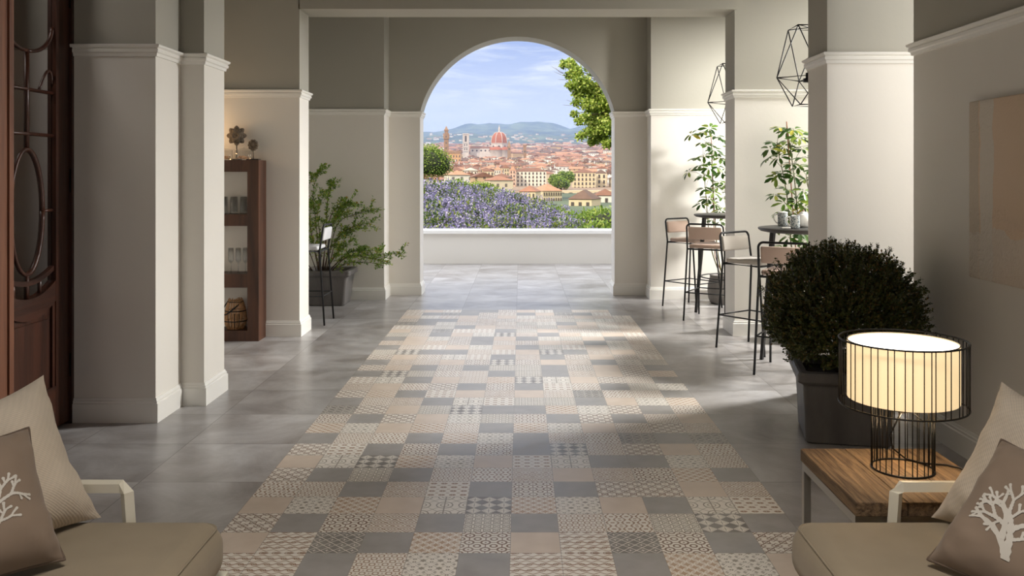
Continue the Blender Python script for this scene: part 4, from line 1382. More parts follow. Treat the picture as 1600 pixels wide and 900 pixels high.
def jar(x, r, lab):
    t = tag(empty('glass_jar', (x, 7.885, 1.6175)), lab, 'jar')
    MB().lathe([(0, 0.001), (r - .003, .001), (r, .004), (r, .088), (r - .003, .088), (r - .003, .006), (0, .005)], 36, caps=False).build('body', M_GLASS, t)
    MB().lathe([(r + .003, .088), (r + .003, .096), (.02, .103), (.006, .106), (.005, .118), (.009, .126), (0, .130)], 36, caps=False).build('lid', M_GLASS, t)
    c = MB()
    for k in range(34):
        a = rp.uniform(0, 6.28); q = rp.uniform(0, r - .018)
        c.lathe([(0, -.006), (.010, -.003), (.012, .001), (0, .008)], 6, c=(q * math.cos(a), q * math.sin(a), rp.uniform(.012, .034)), sy=.7)
    c.build('shells', mat('warm_shells', lin(206, 160, 116), .6, var=.3, vscale=50), t)
jar(-2.487, .080, 'low round glass jar of shells beside the small rosette')
jar(-2.665, .080, 'low round glass jar, half hidden by the near left pillar')
dl = bpy.data.lights.new('niche_lamp', 'POINT'); dl.energy = 4.5; dl.color = (1.0, .62, .30); dl.shadow_soft_size = .06
o = bpy.data.objects.new('niche_lamp', dl); COL.objects.link(o); o.location = (-2.98, 7.86, 1.86)
# ------------------------------------------------------------------ the hillside, the town and the mountains
YT = [15, 30, 60, 120, 200, 330, 450, 600, 800, 1100, 1600, 2300, 3500]
PT = [400, 372, 352, 340, 330, 314, 301, 291, 278, 262, 248, 237, 229]


def ground_z(Y):
    return EYE - (float(np.interp(Y, YT, PT)) - VY) * Y / F


def fbm(x, y, o=5):
    s, a = 0.0, 1.0
    for i in range(o):
        s += a * noise.noise(Vector((x, y, 3.1 * i))); x *= 2.03; y *= 2.03; a *= .5
    return s


def mount_z(X, Y):
    z = ground_z(min(Y, 3500)) * (Y / 3500 if Y > 3500 else 1)
    if Y > 3300:
        px = X * F / Y + VX
        k = min(1, (Y - 3300) / 2400)
        r1 = math.exp(-((Y - 5200) / 900) ** 2) * (62 + 80 * fbm(X / 700, 1.7) + 34 * fbm(X / 230, Y / 260))
        prof = np.interp(px, [480, 600, 662, 700, 735, 765, 790, 820, 850, 880, 905, 950, 1010, 1150], [200, 203, 209, 205, 196, 193, 192, 195, 197, 202, 200, 204, 201, 206])
        zr = EYE + (VY - prof) * 8000 / F
        base = ground_z(3500) * 8000 / 3500
        r2 = math.exp(-((Y - 8000) / 1500) ** 2) * (zr - base + 60 * fbm(X / 420, Y / 600))
        z += max(0, r1) * k + max(0, r2) + k * 10 * fbm(X / 300, Y / 300)
    return z


m, nt, b = new_mat('hill_vegetation')
g = nt.nodes.new('ShaderNodeNewGeometry')
n = nt.nodes.new('ShaderNodeTexNoise'); n.inputs['Scale'].default_value = .006; n.inputs['Detail'].default_value = 9; n.inputs['Roughness'].default_value = .7
nt.links.new(g.outputs['Position'], n.inputs['Vector'])
r = nt.nodes.new('ShaderNodeValToRGB')
r.color_ramp.elements[0].position = .42; r.color_ramp.elements[0].color = lin(52, 66, 44)
r.color_ramp.elements[1].position = .62; r.color_ramp.elements[1].color = lin(128, 134, 92)
r.color_ramp.elements[0].color = lin(34, 48, 34); r.color_ramp.elements[1].color = lin(98, 108, 74)
nt.links.new(n.outputs['Fac'], r.inputs[0])
sp = nt.nodes.new('ShaderNodeSeparateXYZ'); nt.links.new(g.outputs['Position'], sp.inputs[0])
py_ = S(nt, sp.outputs['Y']) + (S(nt, n.outputs['Fac']) - .5) * 900
mx = nt.nodes.new('ShaderNodeMixRGB'); mx.inputs['Color2'].default_value = lin(140, 116, 92)
nt.links.new((S(nt, sp.outputs['Y']).gt(440) * py_.lt(3350)).v, mx.inputs['Fac']); nt.links.new(r.outputs[0], mx.inputs['Color1'])
nt.links.new(mx.outputs[0], b.inputs['Base Color']); b.inputs['Roughness'].default_value = .95
M_HILL = m
ys = [15.05, 22, 30, 45, 60, 90, 120, 200, 330, 450, 600, 800, 1100, 1600, 2300, 2900] + [3300 + 110 * i for i in range(58)]
V, Fq = [], []
nx = 121
for Y in ys:
    for i in range(nx):
        X = (i / (nx - 1) - .5) * 2 * (Y * .42 + 20)
        z = mount_z(X, Y) if Y > 3000 else ground_z(Y)
        V.append((X, Y, z))
for j in range(len(ys) - 1):
    for i in range(nx - 1): Fq.append((j * nx + i, j * nx + i + 1, (j + 1) * nx + i + 1, (j + 1) * nx + i))
o = np_mesh('hills', V, Fq, M_HILL, smooth=True)
struct(o, 'hillside, valley and blue mountains beyond the town')

# houses
HOUSE_W = [lin(210, 190, 156), lin(220, 208, 184), lin(192, 162, 122), lin(184, 172, 154), lin(228, 220, 204)]
HOUSE_R = [lin(150, 104, 78), lin(122, 84, 62), lin(172, 126, 94), lin(104, 80, 64)]


def house_wall(name, col, sx=4.2, sz=3.4):
    m, nt, b = new_mat(name)
    tc = nt.nodes.new('ShaderNodeTexCoord'); sp = nt.nodes.new('ShaderNodeSeparateXYZ'); nt.links.new(tc.outputs['Object'], sp.inputs[0])
    x, y, z = (S(nt, sp.outputs[i]) for i in range(3))
    u = ((x + y) / sx).fr(); v = (z / sz).fr()
    w = (u.gt(.34) * u.lt(.64)) * (v.gt(.30) * v.lt(.78))
    mx = nt.nodes.new('ShaderNodeMixRGB'); mx.inputs['Color1'].default_value = col; mx.inputs['Color2'].default_value = lin(84, 72, 62)
    nt.links.new((w * .85).v, mx.inputs['Fac']); nt.links.new(mx.outputs[0], b.inputs['Base Color']); b.inputs['Roughness'].default_value = .9
    return m


MW_ = [house_wall('house_wall_plaster', c) for c in HOUSE_W]
MR_ = [mat('terracotta_roof_%s' % 'abcd'[i], c, .9, var=.12, vscale=.4) for i, c in enumerate(HOUSE_R)]
HM = MW_ + MR_


def house_geo(mb, w, d, h, M=None, wm=0, rm=5, rise=None, hip=False, ov=.5):
    rise = rise or min(w, d) * .22
    vs = [(-w / 2, -d / 2, 0), (w / 2, -d / 2, 0), (w / 2, d / 2, 0), (-w / 2, d / 2, 0), (-w / 2, -d / 2, h), (w / 2, -d / 2, h), (w / 2, d / 2, h), (-w / 2, d / 2, h)]
    f1 = [(0, 1, 5, 4), (1, 2, 6, 5), (2, 3, 7, 6), (3, 0, 4, 7)]
    a, c = w / 2 + ov, d / 2 + ov
    if w >= d:
        q = a - (c if hip else 0)
        rv = [(-a, -c, h), (a, -c, h), (a, c, h), (-a, c, h), (-q, 0, h + rise), (q, 0, h + rise)]
        f2 = [(0, 1, 5, 4), (2, 3, 4, 5), (1, 2, 5), (3, 0, 4), (3, 2, 1, 0)]
    else:
        q = c - (a if hip else 0)
        rv = [(-a, -c, h), (a, -c, h), (a, c, h), (-a, c, h), (0, -q, h + rise), (0, q, h + rise)]
        f2 = [(0, 1, 4), (1, 2, 5, 4), (2, 3, 5), (3, 0, 4, 5), (3, 2, 1, 0)]
    if M is not None: vs = [M @ Vector(p) for p in vs]; rv = [M @ Vector(p) for p in rv]
    mb.add(vs, f1, wm); mb.add(rv, f2, rm)


rh = random.Random(99)
variants = []
WN = ['straw yellow', 'cream', 'ochre', 'grey plastered', 'off-white']
for k in range(10):
    wm, rm = k % 5, 5 + (k * 3) % 4
    mb = MB(); house_geo(mb, rh.uniform(10, 15), rh.uniform(8.5, 11), rh.uniform(7, 11), None, wm, rm, hip=(k % 3 == 0))
    if k % 2: mb.box(2, 3, -1, 0, 8, 12.5, wm)
    me = mb.build('house', HM)
    variants.append((me.data, WN[wm])); bpy.data.objects.remove(me)
KEEP = [(712, 545, 775), (748, 545, 775)]
cells = []
Y = 430.0
while Y < 3450:
    step = 15 + Y * .0075
    X = -.165 * Y
    while X < .165 * Y:
        cells.append((X + rh.uniform(-5, 5), Y + rh.uniform(-5, 5))); X += step * rh.uniform(.85, 1.25)
    Y += step * .95


def clear(X, Y):
    px = VX + X * F / Y
    if 520 < Y < 690 and (798 < px < 960 or 690 < px < 796): return False
    if Y < 560 and px > 838: return False
    if Y < 520 and 798 < px: return False
    if Y < 800 and 862 < px < 896: return False
    if 685 < px < 725 and abs(Y - 1195) < 45: return False
    if 1370 < Y < 1570 and 712 < px < 830: return False
    return True


cells = [c for c in cells if clear(*c)]
cells.sort(key=lambda c: c[1])
vis = [c for c in cells if 640 < VX + c[0] * F / c[1] < 968]
sel = []
for c in vis:
    if len(sel) >= 290: break
    if all((c[0] - q[0]) ** 2 + (c[1] - q[1]) ** 2 > 15.5 ** 2 for q in sel): sel.append(c)
near = set(sel)
ymax = sel[-1][1]
cells = [c for c in cells if c in near or ((c[1] > ymax + 14 or not 640 < VX + c[0] * F / c[1] < 968) and all((c[0] - q[0]) ** 2 + (c[1] - q[1]) ** 2 > 21 ** 2 for q in sel[-60:]))]
sm = MB()
for c in cells:
    X, Y = c
    if c in near:
        me, wn_ = rh.choice(variants)
        o = bpy.data.objects.new('house', me); COL.objects.link(o)
        o.location = (X, Y, ground_z(Y) - 1.0); o.rotation_euler = (0, 0, rh.choice((0, 1.571)) + rh.gauss(.12, .22))
        tag(o, 'small %s house with a terracotta roof in the nearer rows of the old town' % wn_, 'house', 'houses of the old town, %s' % wn_)
    else:
        M = Matrix.Translation((X, Y, ground_z(Y) - 1.5)) @ Matrix.Rotation(rh.choice((0, 1.571)) + rh.gauss(.12, .25), 4, 'Z')
        f = 1 + Y / 6000
        house_geo(sm, rh.uniform(10, 24) * f, rh.uniform(9, 15) * f, rh.uniform(7, 12) * (1.5 if rh.random() < .06 else 1), M, rh.choice((0, 1, 1, 2, 3, 4, 4)), 5 + rh.randrange(4), hip=rh.random() < .3)
# villas scattered on the foot of the mountains
for k in range(240):
    Y = rh.uniform(3500, 5400); X = rh.uniform(-.14, .14) * Y
    M = Matrix.Translation((X, Y, mount_z(X, Y) - 2)) @ Matrix.Rotation(rh.gauss(0, .5), 4, 'Z')
    house_geo(sm, rh.uniform(12, 26), 12, rh.uniform(6, 10), M, rh.choice((0, 1, 3, 4)), 5 + rh.randrange(4))
tag(sm.build('distant_houses', HM), 'dense mass of distant terracotta-roofed houses reaching to the hills', 'houses', kind='stuff')

# larger buildings of the town
M_PAL = mat('palace_plaster', lin(222, 212, 190), .9)
M_PAL2 = mat('warm_palace_plaster', lin(208, 188, 150), .9)
M_WIN = mat('dark_window', lin(78, 68, 60), .4)
M_STO = mat('brown_sandstone', lin(150, 116, 80), .9, var=.15, vscale=.3)
M_MAR = mat('pale_marble', lin(196, 182, 168), .7, var=.1, vscale=.2)
M_MAR2 = mat('green_marble_bands', lin(150, 146, 136), .7)
M_DOME = mat('brick_dome', lin(160, 94, 66), .85, var=.08, vscale=.3)


def hero(px0, px1, ybase, ytop, Y, depth, cols, rows, wallm, roofm, label, rz=0.0, rise=2.5, side_cols=0, hip=True, arch=False):
    px0, px1 = px0 + .5, px1 - .5
    x0, x1 = (px0 - VX) * Y / F, (px1 - VX) * Y / F
    z0, z1 = EYE - (ybase - VY) * Y / F, EYE - (ytop - VY) * Y / F
    w, h = x1 - x0, z1 - z0
    t = tag(empty('town_building', ((x0 + x1) / 2, Y + depth / 2, z0), rz), label, 'building')
    MB().box(-w / 2, w / 2, -depth / 2, depth / 2, -4, h).build('wall', wallm, t)
    mb = MB(); house_geo(mb, w, depth, .15, Matrix.Translation((0, 0, h)), 0, 0, rise, hip, .35)
    mb.build('roof', roofm, t)
    wb = MB(); ww, wh = w / cols * .36, h / rows * .52
    wb.box(-ww / 2, ww / 2, -.25, .02, -wh / 2, wh / 2).box(-ww * .62, ww * .62, -.38, .0, -wh * .60, -wh * .52)
    pro = None
    for r_ in range(rows):
        for c_ in range(cols):
            if pro is None: pro = o = wb.build('window', M_WIN, t)
            else: o = pro.copy(); COL.objects.link(o); o.parent = t
            o.location = (-w / 2 + w * (c_ + .5) / cols, -depth / 2, h * (r_ + .52) / rows)
    for c_ in range(side_cols):
        for r_ in range(rows):
            for s_ in (1,):
                o = pro.copy(); COL.objects.link(o); o.parent = t
                o.location = (s_ * w / 2, -depth / 2 + depth * (c_ + .5) / side_cols, h * (r_ + .52) / rows); o.rotation_euler = (0, 0, s_ * math.pi / 2)
    return t


hero(806, 854, 291, 268, 600, 12, 8, 4, M_PAL, MR_[1], 'white four-storey palace with rows of dark windows left of the green trees')
hero(895, 931, 297, 270, 560, 14, 6, 4, M_PAL2, MR_[1], 'cream palace with four rows of windows right of the green trees', side_cols=3)
hero(932, 948, 297, 271, 575, 14, 2, 3, mat('buff_plaster', lin(214, 196, 160), .9), MR_[3], 'narrow buff building at the right edge of the arch', side_cols=2)
hero(700, 724, 281, 267, 560, 12, 5, 2, M_PAL2, MR_[1], 'left wing of the low cream palace with the pediment')
t = hero(724, 746, 284, 267, 556, 12, 4, 2, M_PAL, MR_[1], 'cream pavilion with a triangular pediment in the nearer town', rise=1)
pm = MB(); pm.prism([(-5.2, 0), (5.2, 0), (0, 2.0)], 1.2, 'y', -6.9); pm.build('pediment', M_PAL, t, loc=(0, 0, 7.1))
hero(746, 772, 290, 268, 552, 12, 5, 3, M_PAL2, MR_[1], 'right wing of the low cream palace, three storeys', side_cols=2)
hero(772, 783, 288, 266, 590, 12, 3, 4, M_PAL, MR_[2], 'tall narrow pale house beside the low palace')
hero(784, 796, 287, 263, 610, 12, 3, 4, M_PAL2, MR_[1], 'tall ochre house left of the white palace')
hero(796, 806, 290, 266, 590, 12, 2, 4, mat('pink_plaster', lin(218, 178, 150), .9), MR_[2], 'narrow pink house touching the white palace')
hero(838, 872, 316, 299, 330, 10, 8, 2, M_PAL2, MR_[2], 'long near building with a broad orange roof above the shrubs', rz=math.radians(24), rise=2.6, side_cols=0)
hero(815, 842, 312, 300, 300, 8, 4, 1, M_PAL2, MR_[0], 'near low building with a worn orange roof behind the wisteria', rz=math.radians(-14), rise=2.0)
hero(897, 935, 330, 312, 250, 10, 3, 1, M_PAL2, MR_[3], 'near house with a broad brown roof above the green shrubs', rz=math.radians(-20), rise=2.6)
hero(930, 965, 322, 306, 300, 10, 3, 1, M_PAL, MR_[1], 'near house with a brown roof at the right jamb of the arch', rise=2.2)
# river wall with its arches
x0 = (872 - VX) * 440 / F; x1 = (990 - VX) * 440 / F; z0 = EYE - (312 - VY) * 440 / F; z1 = EYE - (297.5 - VY) * 440 / F
t = tag(empty('arched_embankment', ((x0 + x1) / 2, 440, z0)), 'pale river wall with a row of low arches below the cream palace', 'embankment wall')
w = x1 - x0; h = z1 - z0
MB().box(-w / 2, w / 2, -1, 6, -5, h).build('wall', mat('tan_embankment', lin(206, 184, 148), .9), t)
pro = None
for k in range(9):
    if pro is None:
        mb = MB(); mb.prism([(1.6 * math.cos(a * math.pi / 10), 1.1 * math.sin(a * math.pi / 10)) for a in range(11)], .1, 'y', -1.08)
        pro = o = mb.build('arch', M_WIN, t)
    else: o = pro.copy(); COL.objects.link(o); o.parent = t
    o.location = (-w / 2 + w * (k + .5) / 9, 0, h - 2.1)

# cathedral
YD = 1500.0; U_ = YD / F
zb = EYE - (245 - VY) * YD / F
t = tag(empty('cathedral', ((780 - VX) * U_, YD, zb)), 'cathedral with a huge ribbed brick dome and long marble nave', 'cathedral')
def oct_(r, z, a0=22.5): return [(r * math.cos(math.radians(a0 + 45 * k)), r * math.sin(math.radians(a0 + 45 * k)), z) for k in range(8)]
def loft(mb, rings, mi=0):
    V, n = [p for r_ in rings for p in r_], len(rings[0])
    F2 = [(i * n + j, i * n + (j + 1) % n, (i + 1) * n + (j + 1) % n, (i + 1) * n + j) for i in range(len(rings) - 1) for j in range(n)]
    F2.append(tuple(range((len(rings) - 1) * n, len(rings) * n)))
    mb.add(V, F2, mi)
dr = MB(); loft(dr, [oct_(14.6, -6), oct_(14.6, 22)]); loft(dr, [oct_(15.4, 22), oct_(15.4, 23.2)])
dr.build('drum', M_MAR, t)
ow = MB()
for k in range(8):
    a = math.radians(45 * k); c, s = math.cos(a), math.sin(a)
    M = Matrix.Translation((13.6 * c, 13.6 * s, 17)) @ Matrix.Rotation(a + math.pi / 2, 4, 'Z') @ Matrix.Rotation(math.pi / 2, 4, 'X')
    mb = MB(); mb.lathe([(0, -.4), (2.0, -.4), (2.0, .4), (0, .4)], 16); ow.add([M @ Vector(p) for p in mb.v], mb.f)
ow.build('oculi', M_WIN, t)
dm = MB(); prof = []
for i in range(13):
    f = i / 12; r_ = 14.6 * math.cos(f * math.pi / 2 * .9) ** .85; z = 23 + 19 * math.sin(f * math.pi / 2 * .98)
    prof.append((max(r_, 2.2), z))
loft(dm, [oct_(r_, z) for r_, z in prof]); dm.build('dome', M_DOME, t)
rb = MB()
for k in range(8):
    a = math.radians(22.5 + 45 * k)
    rb.tube([((r_ + .15) * math.cos(a), (r_ + .15) * math.sin(a), z) for r_, z in prof], .55, 5)
rb.build('ribs', M_MAR, t)
ln = MB(); loft(ln, [oct_(2.4, 41.5), oct_(2.4, 43), oct_(1.7, 43.2), oct_(1.7, 48), oct_(2.1, 48.2), oct_(1.5, 49), oct_(.2, 53)])
ln.lathe([(0, -.7), (.8, 0), (0, .7)], 8, c=(0, 0, 53.5)); ln.build('lantern', M_MAR, t)
ap = MB()
for a in (-100, -45, 10, 190, 235):
    a = math.radians(a); ap.lathe([(8, -6), (8, 11), (8.5, 11.3)], 10, c=(12 * math.cos(a), 12 * math.sin(a), 0), caps=False)
ap.build('apse', M_MAR, t)
ad = MB()
for a in (-100, -45, 10, 190, 235):
    a = math.radians(a); ad.lathe([(8.4, 11.2), (7, 14.5), (4, 16.6), (0, 17.4)], 10, c=(12 * math.cos(a), 12 * math.sin(a), 0), caps=False)
ad.build('apse_roof', M_DOME, t)
nv = MB(); nv.box(-49, -12, -8, 8, -6, 14).box(-49, -12, -14, 14, -6, 6); nv.build('nave', M_MAR, t)
nr = MB(); house_geo(nr, 37, 16, .2, Matrix.Translation((-30.5, 0, 14)), 0, 0, 3.4); nr.build('nave_roof', MR_[1], t)
for k in range(5):
    nw = MB(); nw.lathe([(0, -.3), (1.5, -.3), (1.5, .3), (0, .3)], 12)
    nw.build('round_window', M_WIN, t, loc=(-45 + 7.2 * k, -8.1, 10.5), rot=(math.pi / 2, 0, 0))
# bell tower
z0 = EYE - (243 - VY) * 1475 / F
t = tag(empty('bell_tower', ((728.0 - VX) * 1475 / F, 1475, z0)), 'square pale marble bell tower left of the cathedral nave', 'bell tower')
bt = MB(); bt.box(-4.4, 4.4, -4.4, 4.4, -8, 35)
for s in (-1, 1):
    for q in (-1, 1): bt.box(s * 4.4 - .7, s * 4.4 + .7, q * 4.4 - .7, q * 4.4 + .7, -8, 35.4)
bt.build('shaft', M_MAR, t)
MB().box(-5.4, 5.4, -5.4, 5.4, 35.4, 37).build('cornice', M_MAR, t)
bd = MB()
for z in (6, 13, 20): bd.box(-4.9, 4.9, -4.9, 4.9, z, z + .8)
bd.build('bands', M_MAR2, t)
for z, hh in ((9, 3), (16, 3), (23, 10)):
    for x in ((-1.8, 1.8) if hh < 5 else (0,)):
        MB().box(x - (.7 if hh < 5 else 1.6), x + (.7 if hh < 5 else 1.6), -4.6, -4.3, z, z + hh).build('window', M_WIN, t)
# town hall with its tower
YP = 1190.0; UP = YP / F
z0 = EYE - (256 - VY) * UP
t = tag(empty('town_hall', ((708.5 - VX) * UP, YP, z0)), 'ochre crenellated town hall with a tall brown watch tower at the left', 'town hall')
pb = MB(); pb.box(-9, 10, -6, 10, -5, 15); pb.build('block', mat('ochre_stone', lin(196, 150, 96), .9, var=.1, vscale=.3), t)
bb = MB(); bb.box(-9.6, 10.6, -6.6, 10.6, 14, 17)
for k in range(9): bb.box(-9.4 + 2.4 * k, -8.2 + 2.4 * k, -6.6, -6.0, 17, 18.3)
bb.build('battlement', M_STO, t)
for r_ in range(2):
    for k in range(5): MB().box(-7.6 + 3.9 * k, -6.4 + 3.9 * k, -6.2, -5.9, 3 + 5.5 * r_, 6 + 5.5 * r_).build('window', M_WIN, t)
tw_ = MB(); x = (697.6 - 708.5) * UP
tw_.box(x - 2.9, x + 2.9, -5, 1, 5, 36).box(x - 3.9, x + 3.9, -6, 2, 33.5, 40)
tw_.box(x - 2.3, x + 2.3, -4.3, .3, 40, 45).box(x - 2.9, x + 2.9, -5, 1, 44.6, 46.2)
for sx in (-1, 0, 1): tw_.box(x + sx * 3.2 - .7, x + sx * 3.2 + .7, -6, -5.4, 40, 41.4)
tw_.build('tower', M_STO, t)
sp_ = MB(); loft(sp_, [[(x + a * 2.3, -2 + b_ * 2.3, 46.2) for a, b_ in ((-1, -1), (1, -1), (1, 1), (-1, 1))], [(x + a * .1, -2 + b_ * .1, 51.5) for a, b_ in ((-1, -1), (1, -1), (1, 1), (-1, 1))]])
sp_.build('spire', M_STO, t)
for z in (12, 20, 27, 35.5): MB().box(x - .6, x + .6, -6.15 if z > 33 else -5.15, -4.9, z, z + 2.2).build('window', M_WIN, t)
# small towers
def tower(px, yb, yt, Y, w, label, pointed=True):
    u = Y / F; z0 = EYE - (yb - VY) * u; h = (yb - yt) * u
    t = tag(empty('tower', ((px - VX) * u, Y, z0)), label, 'tower')
    MB().box(-w / 2, w / 2, -w / 2, w / 2, -6, h * (.62 if pointed else .93)).build('shaft', M_STO, t)
    mb = MB()
    if pointed: loft(mb, [[(a * w * .55, b_ * w * .55, h * .62) for a, b_ in ((-1, -1), (1, -1), (1, 1), (-1, 1))], [(a * .1, b_ * .1, h) for a, b_ in ((-1, -1), (1, -1), (1, 1), (-1, 1))]])
    else: mb.box(-w * .62, w * .62, -w * .62, w * .62, h * .88, h)
    mb.build('spire' if pointed else 'crown', M_STO, t)
    MB().box(-w * .18, w * .18, -w / 2 - .1, -w / 2 + .1, h * .42, h * .54).build('window', M_WIN, t)
tower(795.5, 246, 219, 1400, 5.0, 'slender pointed spire right of the cathedral dome')
tower(820, 247, 226, 1500, 5.5, 'short square-topped tower right of the cathedral', False)

# haze over the valley
hz = MB().box(-4200, 4200, 230, 9600, -160, 560)
hz_m = bpy.data.materials.new('valley_haze'); hz_m.use_nodes = True
hn = hz_m.node_tree; hn.nodes.clear()
vo = hn.nodes.new('ShaderNodeOutputMaterial'); vs_ = hn.nodes.new('ShaderNodeVolumePrincipled')
vs_.inputs['Color'].default_value = (0.50, 0.66, 1.0, 1); vs_.inputs['Density'].default_value = 0.00011; vs_.inputs['Anisotropy'].default_value = 0.2
hn.links.new(vs_.outputs[0], vo.inputs['Volume'])
o = hz.build('haze', hz_m); tag(o, 'light blue haze over the valley and mountains', 'haze', kind='stuff')

# ------------------------------------------------------------------ vegetation beyond the parapet
M_WLF = island_mat('wisteria_leaves', [(0, lin(48, 70, 30)), (.5, lin(84, 106, 42)), (1.0, lin(150, 156, 74))], .55, .25)
M_WBL = island_mat('wisteria_blossoms', [(0, lin(104, 98, 140)), (.45, lin(142, 134, 174)), (.8, lin(176, 166, 200)), (1.0, lin(226, 212, 222))], .7, .25)
M_GRN = island_mat('garden_leaves', [(0, lin(74, 100, 36)), (.5, lin(118, 146, 52)), (1.0, lin(184, 194, 96))], .55, .35)


def wisteria_mesh(seed):
    rs = np.random.RandomState(seed); rp = random.Random(seed)
    # unit-ish dome: radius 1.3 x, 1.1 y, height 1
    n = 170
    P1, D1, N1, L1, W1_ = [], [], [], [], []
    for k in range(n):
        a = rp.uniform(0, 6.28); zf = rp.uniform(0.02, 1) ** .8; r_ = math.sqrt(max(0, 1 - zf * zf)) * 1.05
        b0 = np.array([1.35 * r_ * math.cos(a), 1.1 * r_ * math.sin(a), zf * 1.15 + .12])
        b0 += rs.normal(size=3) * .05
        ln = rp.uniform(.22, .42)
        m_ = 60
        f = rs.uniform(0, 1, m_)
        rad = .058 * (1 - f) ** .7 + .008
        th = rs.uniform(0, 6.28, m_)
        p = np.stack([b0[0] + rad * np.cos(th) + .04 * f * math.cos(a), b0[1] + rad * np.sin(th) + .04 * f * math.sin(a), b0[2] - f * ln], 1)
        P1.append(p); D1.append(np.stack([np.cos(th), np.sin(th), rs.normal(size=m_) * .5 - .4], 1)); N1.append(rs.normal(size=(m_, 3)))
        L1.append(rs.uniform(.028, .045, m_)); W1_.append(rs.uniform(.022, .034, m_))
    bl = leaf_arrays(np.concatenate(P1), np.concatenate(D1), np.concatenate(N1), np.concatenate(L1), np.concatenate(W1_), .2)
    m_ = 5200
    d = rnd_dirs(rs, m_); d[:, 2] = np.abs(d[:, 2]); r_ = rs.uniform(.75, 1.0, m_)[:, None]
    clump = (np.sin(d[:, 0] * 7 + seed) * np.sin(d[:, 1] * 6 + 2) * np.sin(d[:, 2] * 8)) > -.12
    d = d[clump]; r_ = r_[clump]; m_ = len(d)
    p = d * r_ * np.array([1.35, 1.1, 1.17]) + np.array([0, 0, .08])
    lf = leaf_arrays(p, rs.normal(size=(m_, 3)) + d, d + rs.normal(size=(m_, 3)) * .4, rs.uniform(.06, .11, m_), rs.uniform(.03, .05, m_), .1)
    return bl, lf


core_me = {}
def blob(mb, c, r, seed, k=.12):
    V, F2 = [], []; n1, n2 = 20, 12
    for i in range(n2 + 1):
        th = math.pi * i / n2
        for j in range(n1):
            ph = 2 * math.pi * j / n1
            d = Vector((math.sin(th) * math.cos(ph), math.sin(th) * math.sin(ph), math.cos(th)))
            q = 1 + k * noise.noise(d * 2.2 + Vector((seed, 0, 0)))
            V.append((c[0] + d.x * r[0] * q, c[1] + d.y * r[1] * q, c[2] + d.z * r[2] * q))
    for i in range(n2):
        for j in range(n1): F2.append((i * n1 + j, (i + 1) * n1 + j, (i + 1) * n1 + (j + 1) % n1, i * n1 + (j + 1) % n1))
    mb.add(V, F2, 0, True)


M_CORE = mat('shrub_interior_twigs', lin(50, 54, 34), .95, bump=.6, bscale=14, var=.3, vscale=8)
protos = []
for s in (1, 2, 3):
    (bv, bf_), (lv, lff) = wisteria_mesh(s)
    t = empty('wisteria_bush', (0, 0, 0))
    np_mesh('blossoms', bv, bf_, M_WBL, t); np_mesh('leaves', lv, lff, M_WLF, t)
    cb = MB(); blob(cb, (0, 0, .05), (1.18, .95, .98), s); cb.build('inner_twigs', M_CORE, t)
    protos.append(t)
# (px, y of the crown, distance, scale)
WIS = [(668, 283, 24, 1.25), (700, 284, 26, 1.2), (735, 292, 26, 1.25), (772, 297, 25, 1.15), (808, 303, 25, 1.1), (660, 305, 20.5, 1.2), (705, 308, 20, 1.15), (750, 312, 20.5, 1.1), (795, 318, 20, 1.1),
       (838, 322, 20.5, 1.0), (842, 312, 25, 1.0), (676, 330, 17.4, .95), (725, 333, 17.3, .95), (775, 336, 17.4, .95), (822, 338, 17.3, .9), (868, 341, 17.4, .85), (635, 300, 22, 1.2), (905, 346, 17.3, .7)]
POSW = ['at the left jamb, back row', 'second in the back row, under the green tree', 'third in the back row', 'fourth in the back row', 'fifth in the back row, below the orange roof', 'at the left jamb, middle row',
        'second in the middle row', 'third in the middle row', 'fourth in the middle row', 'right end of the middle row', 'right end of the back row', 'left end of the front row above the coping',
        'second in the front row above the coping', 'third in the front row above the coping', 'fourth in the front row above the coping', 'fifth in the front row above the coping', 'hidden mostly by the left jamb', 'smallest, among the green shrubs in front']
for i, (px, y, Y, s) in enumerate(WIS):
    o = protos[i] if i < 3 else copy_tree(protos[i % 3])
    top = wp(px, y, Y)
    o.location = (top.x, top.y, top.z - 1.25 * s); o.scale = (s, s, s); o.rotation_euler = (0, 0, i * 1.3)
    tag(o, 'purple wisteria in bloom, ' + POSW[i], 'wisteria', 'purple wisteria behind the parapet')


def leafy_bush(name, center, radii, n, l, label, cat, m=M_GRN, seed=1, group=None, lumps=9, trunk=None):
    rs = np.random.RandomState(seed)
    t = tag(empty(name, (center[0], center[1], center[2] - radii[2])), label, cat, group)
    P_ = []; cb = MB()
    for k in range(lumps):
        d = rnd_dirs(rs, 1)[0]; d[2] = abs(d[2]) * .9 - .1 if lumps > 1 else 0
        c = np.array([0, 0, radii[2]]) + d * np.array(radii) * .55
        r_ = np.array(radii) * rs.uniform(.38, .55)
        m_ = n // lumps; dd = rnd_dirs(rs, m_)
        P_.append((c + dd * r_ * rs.uniform(.72, 1.05, m_)[:, None], dd))
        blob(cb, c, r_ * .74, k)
    p = np.concatenate([a for a, _ in P_]); dd = np.concatenate([b_ for _, b_ in P_]); m_ = len(p)
    V, Fq = leaf_arrays(p, rs.normal(size=(m_, 3)) + dd * .6, dd + rs.normal(size=(m_, 3)) * .5, rs.uniform(.7, 1.2, m_) * l, rs.uniform(.45, .7, m_) * l, .1)
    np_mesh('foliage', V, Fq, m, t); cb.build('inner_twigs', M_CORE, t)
    if trunk:
        MB().tube([(0, 0, radii[2] * .8), (.05, 0, 0), (0, 0, -trunk)], [.5 * l, 1.2 * l, 1.6 * l], 8).build('trunk', M_BARK, t)
    return t


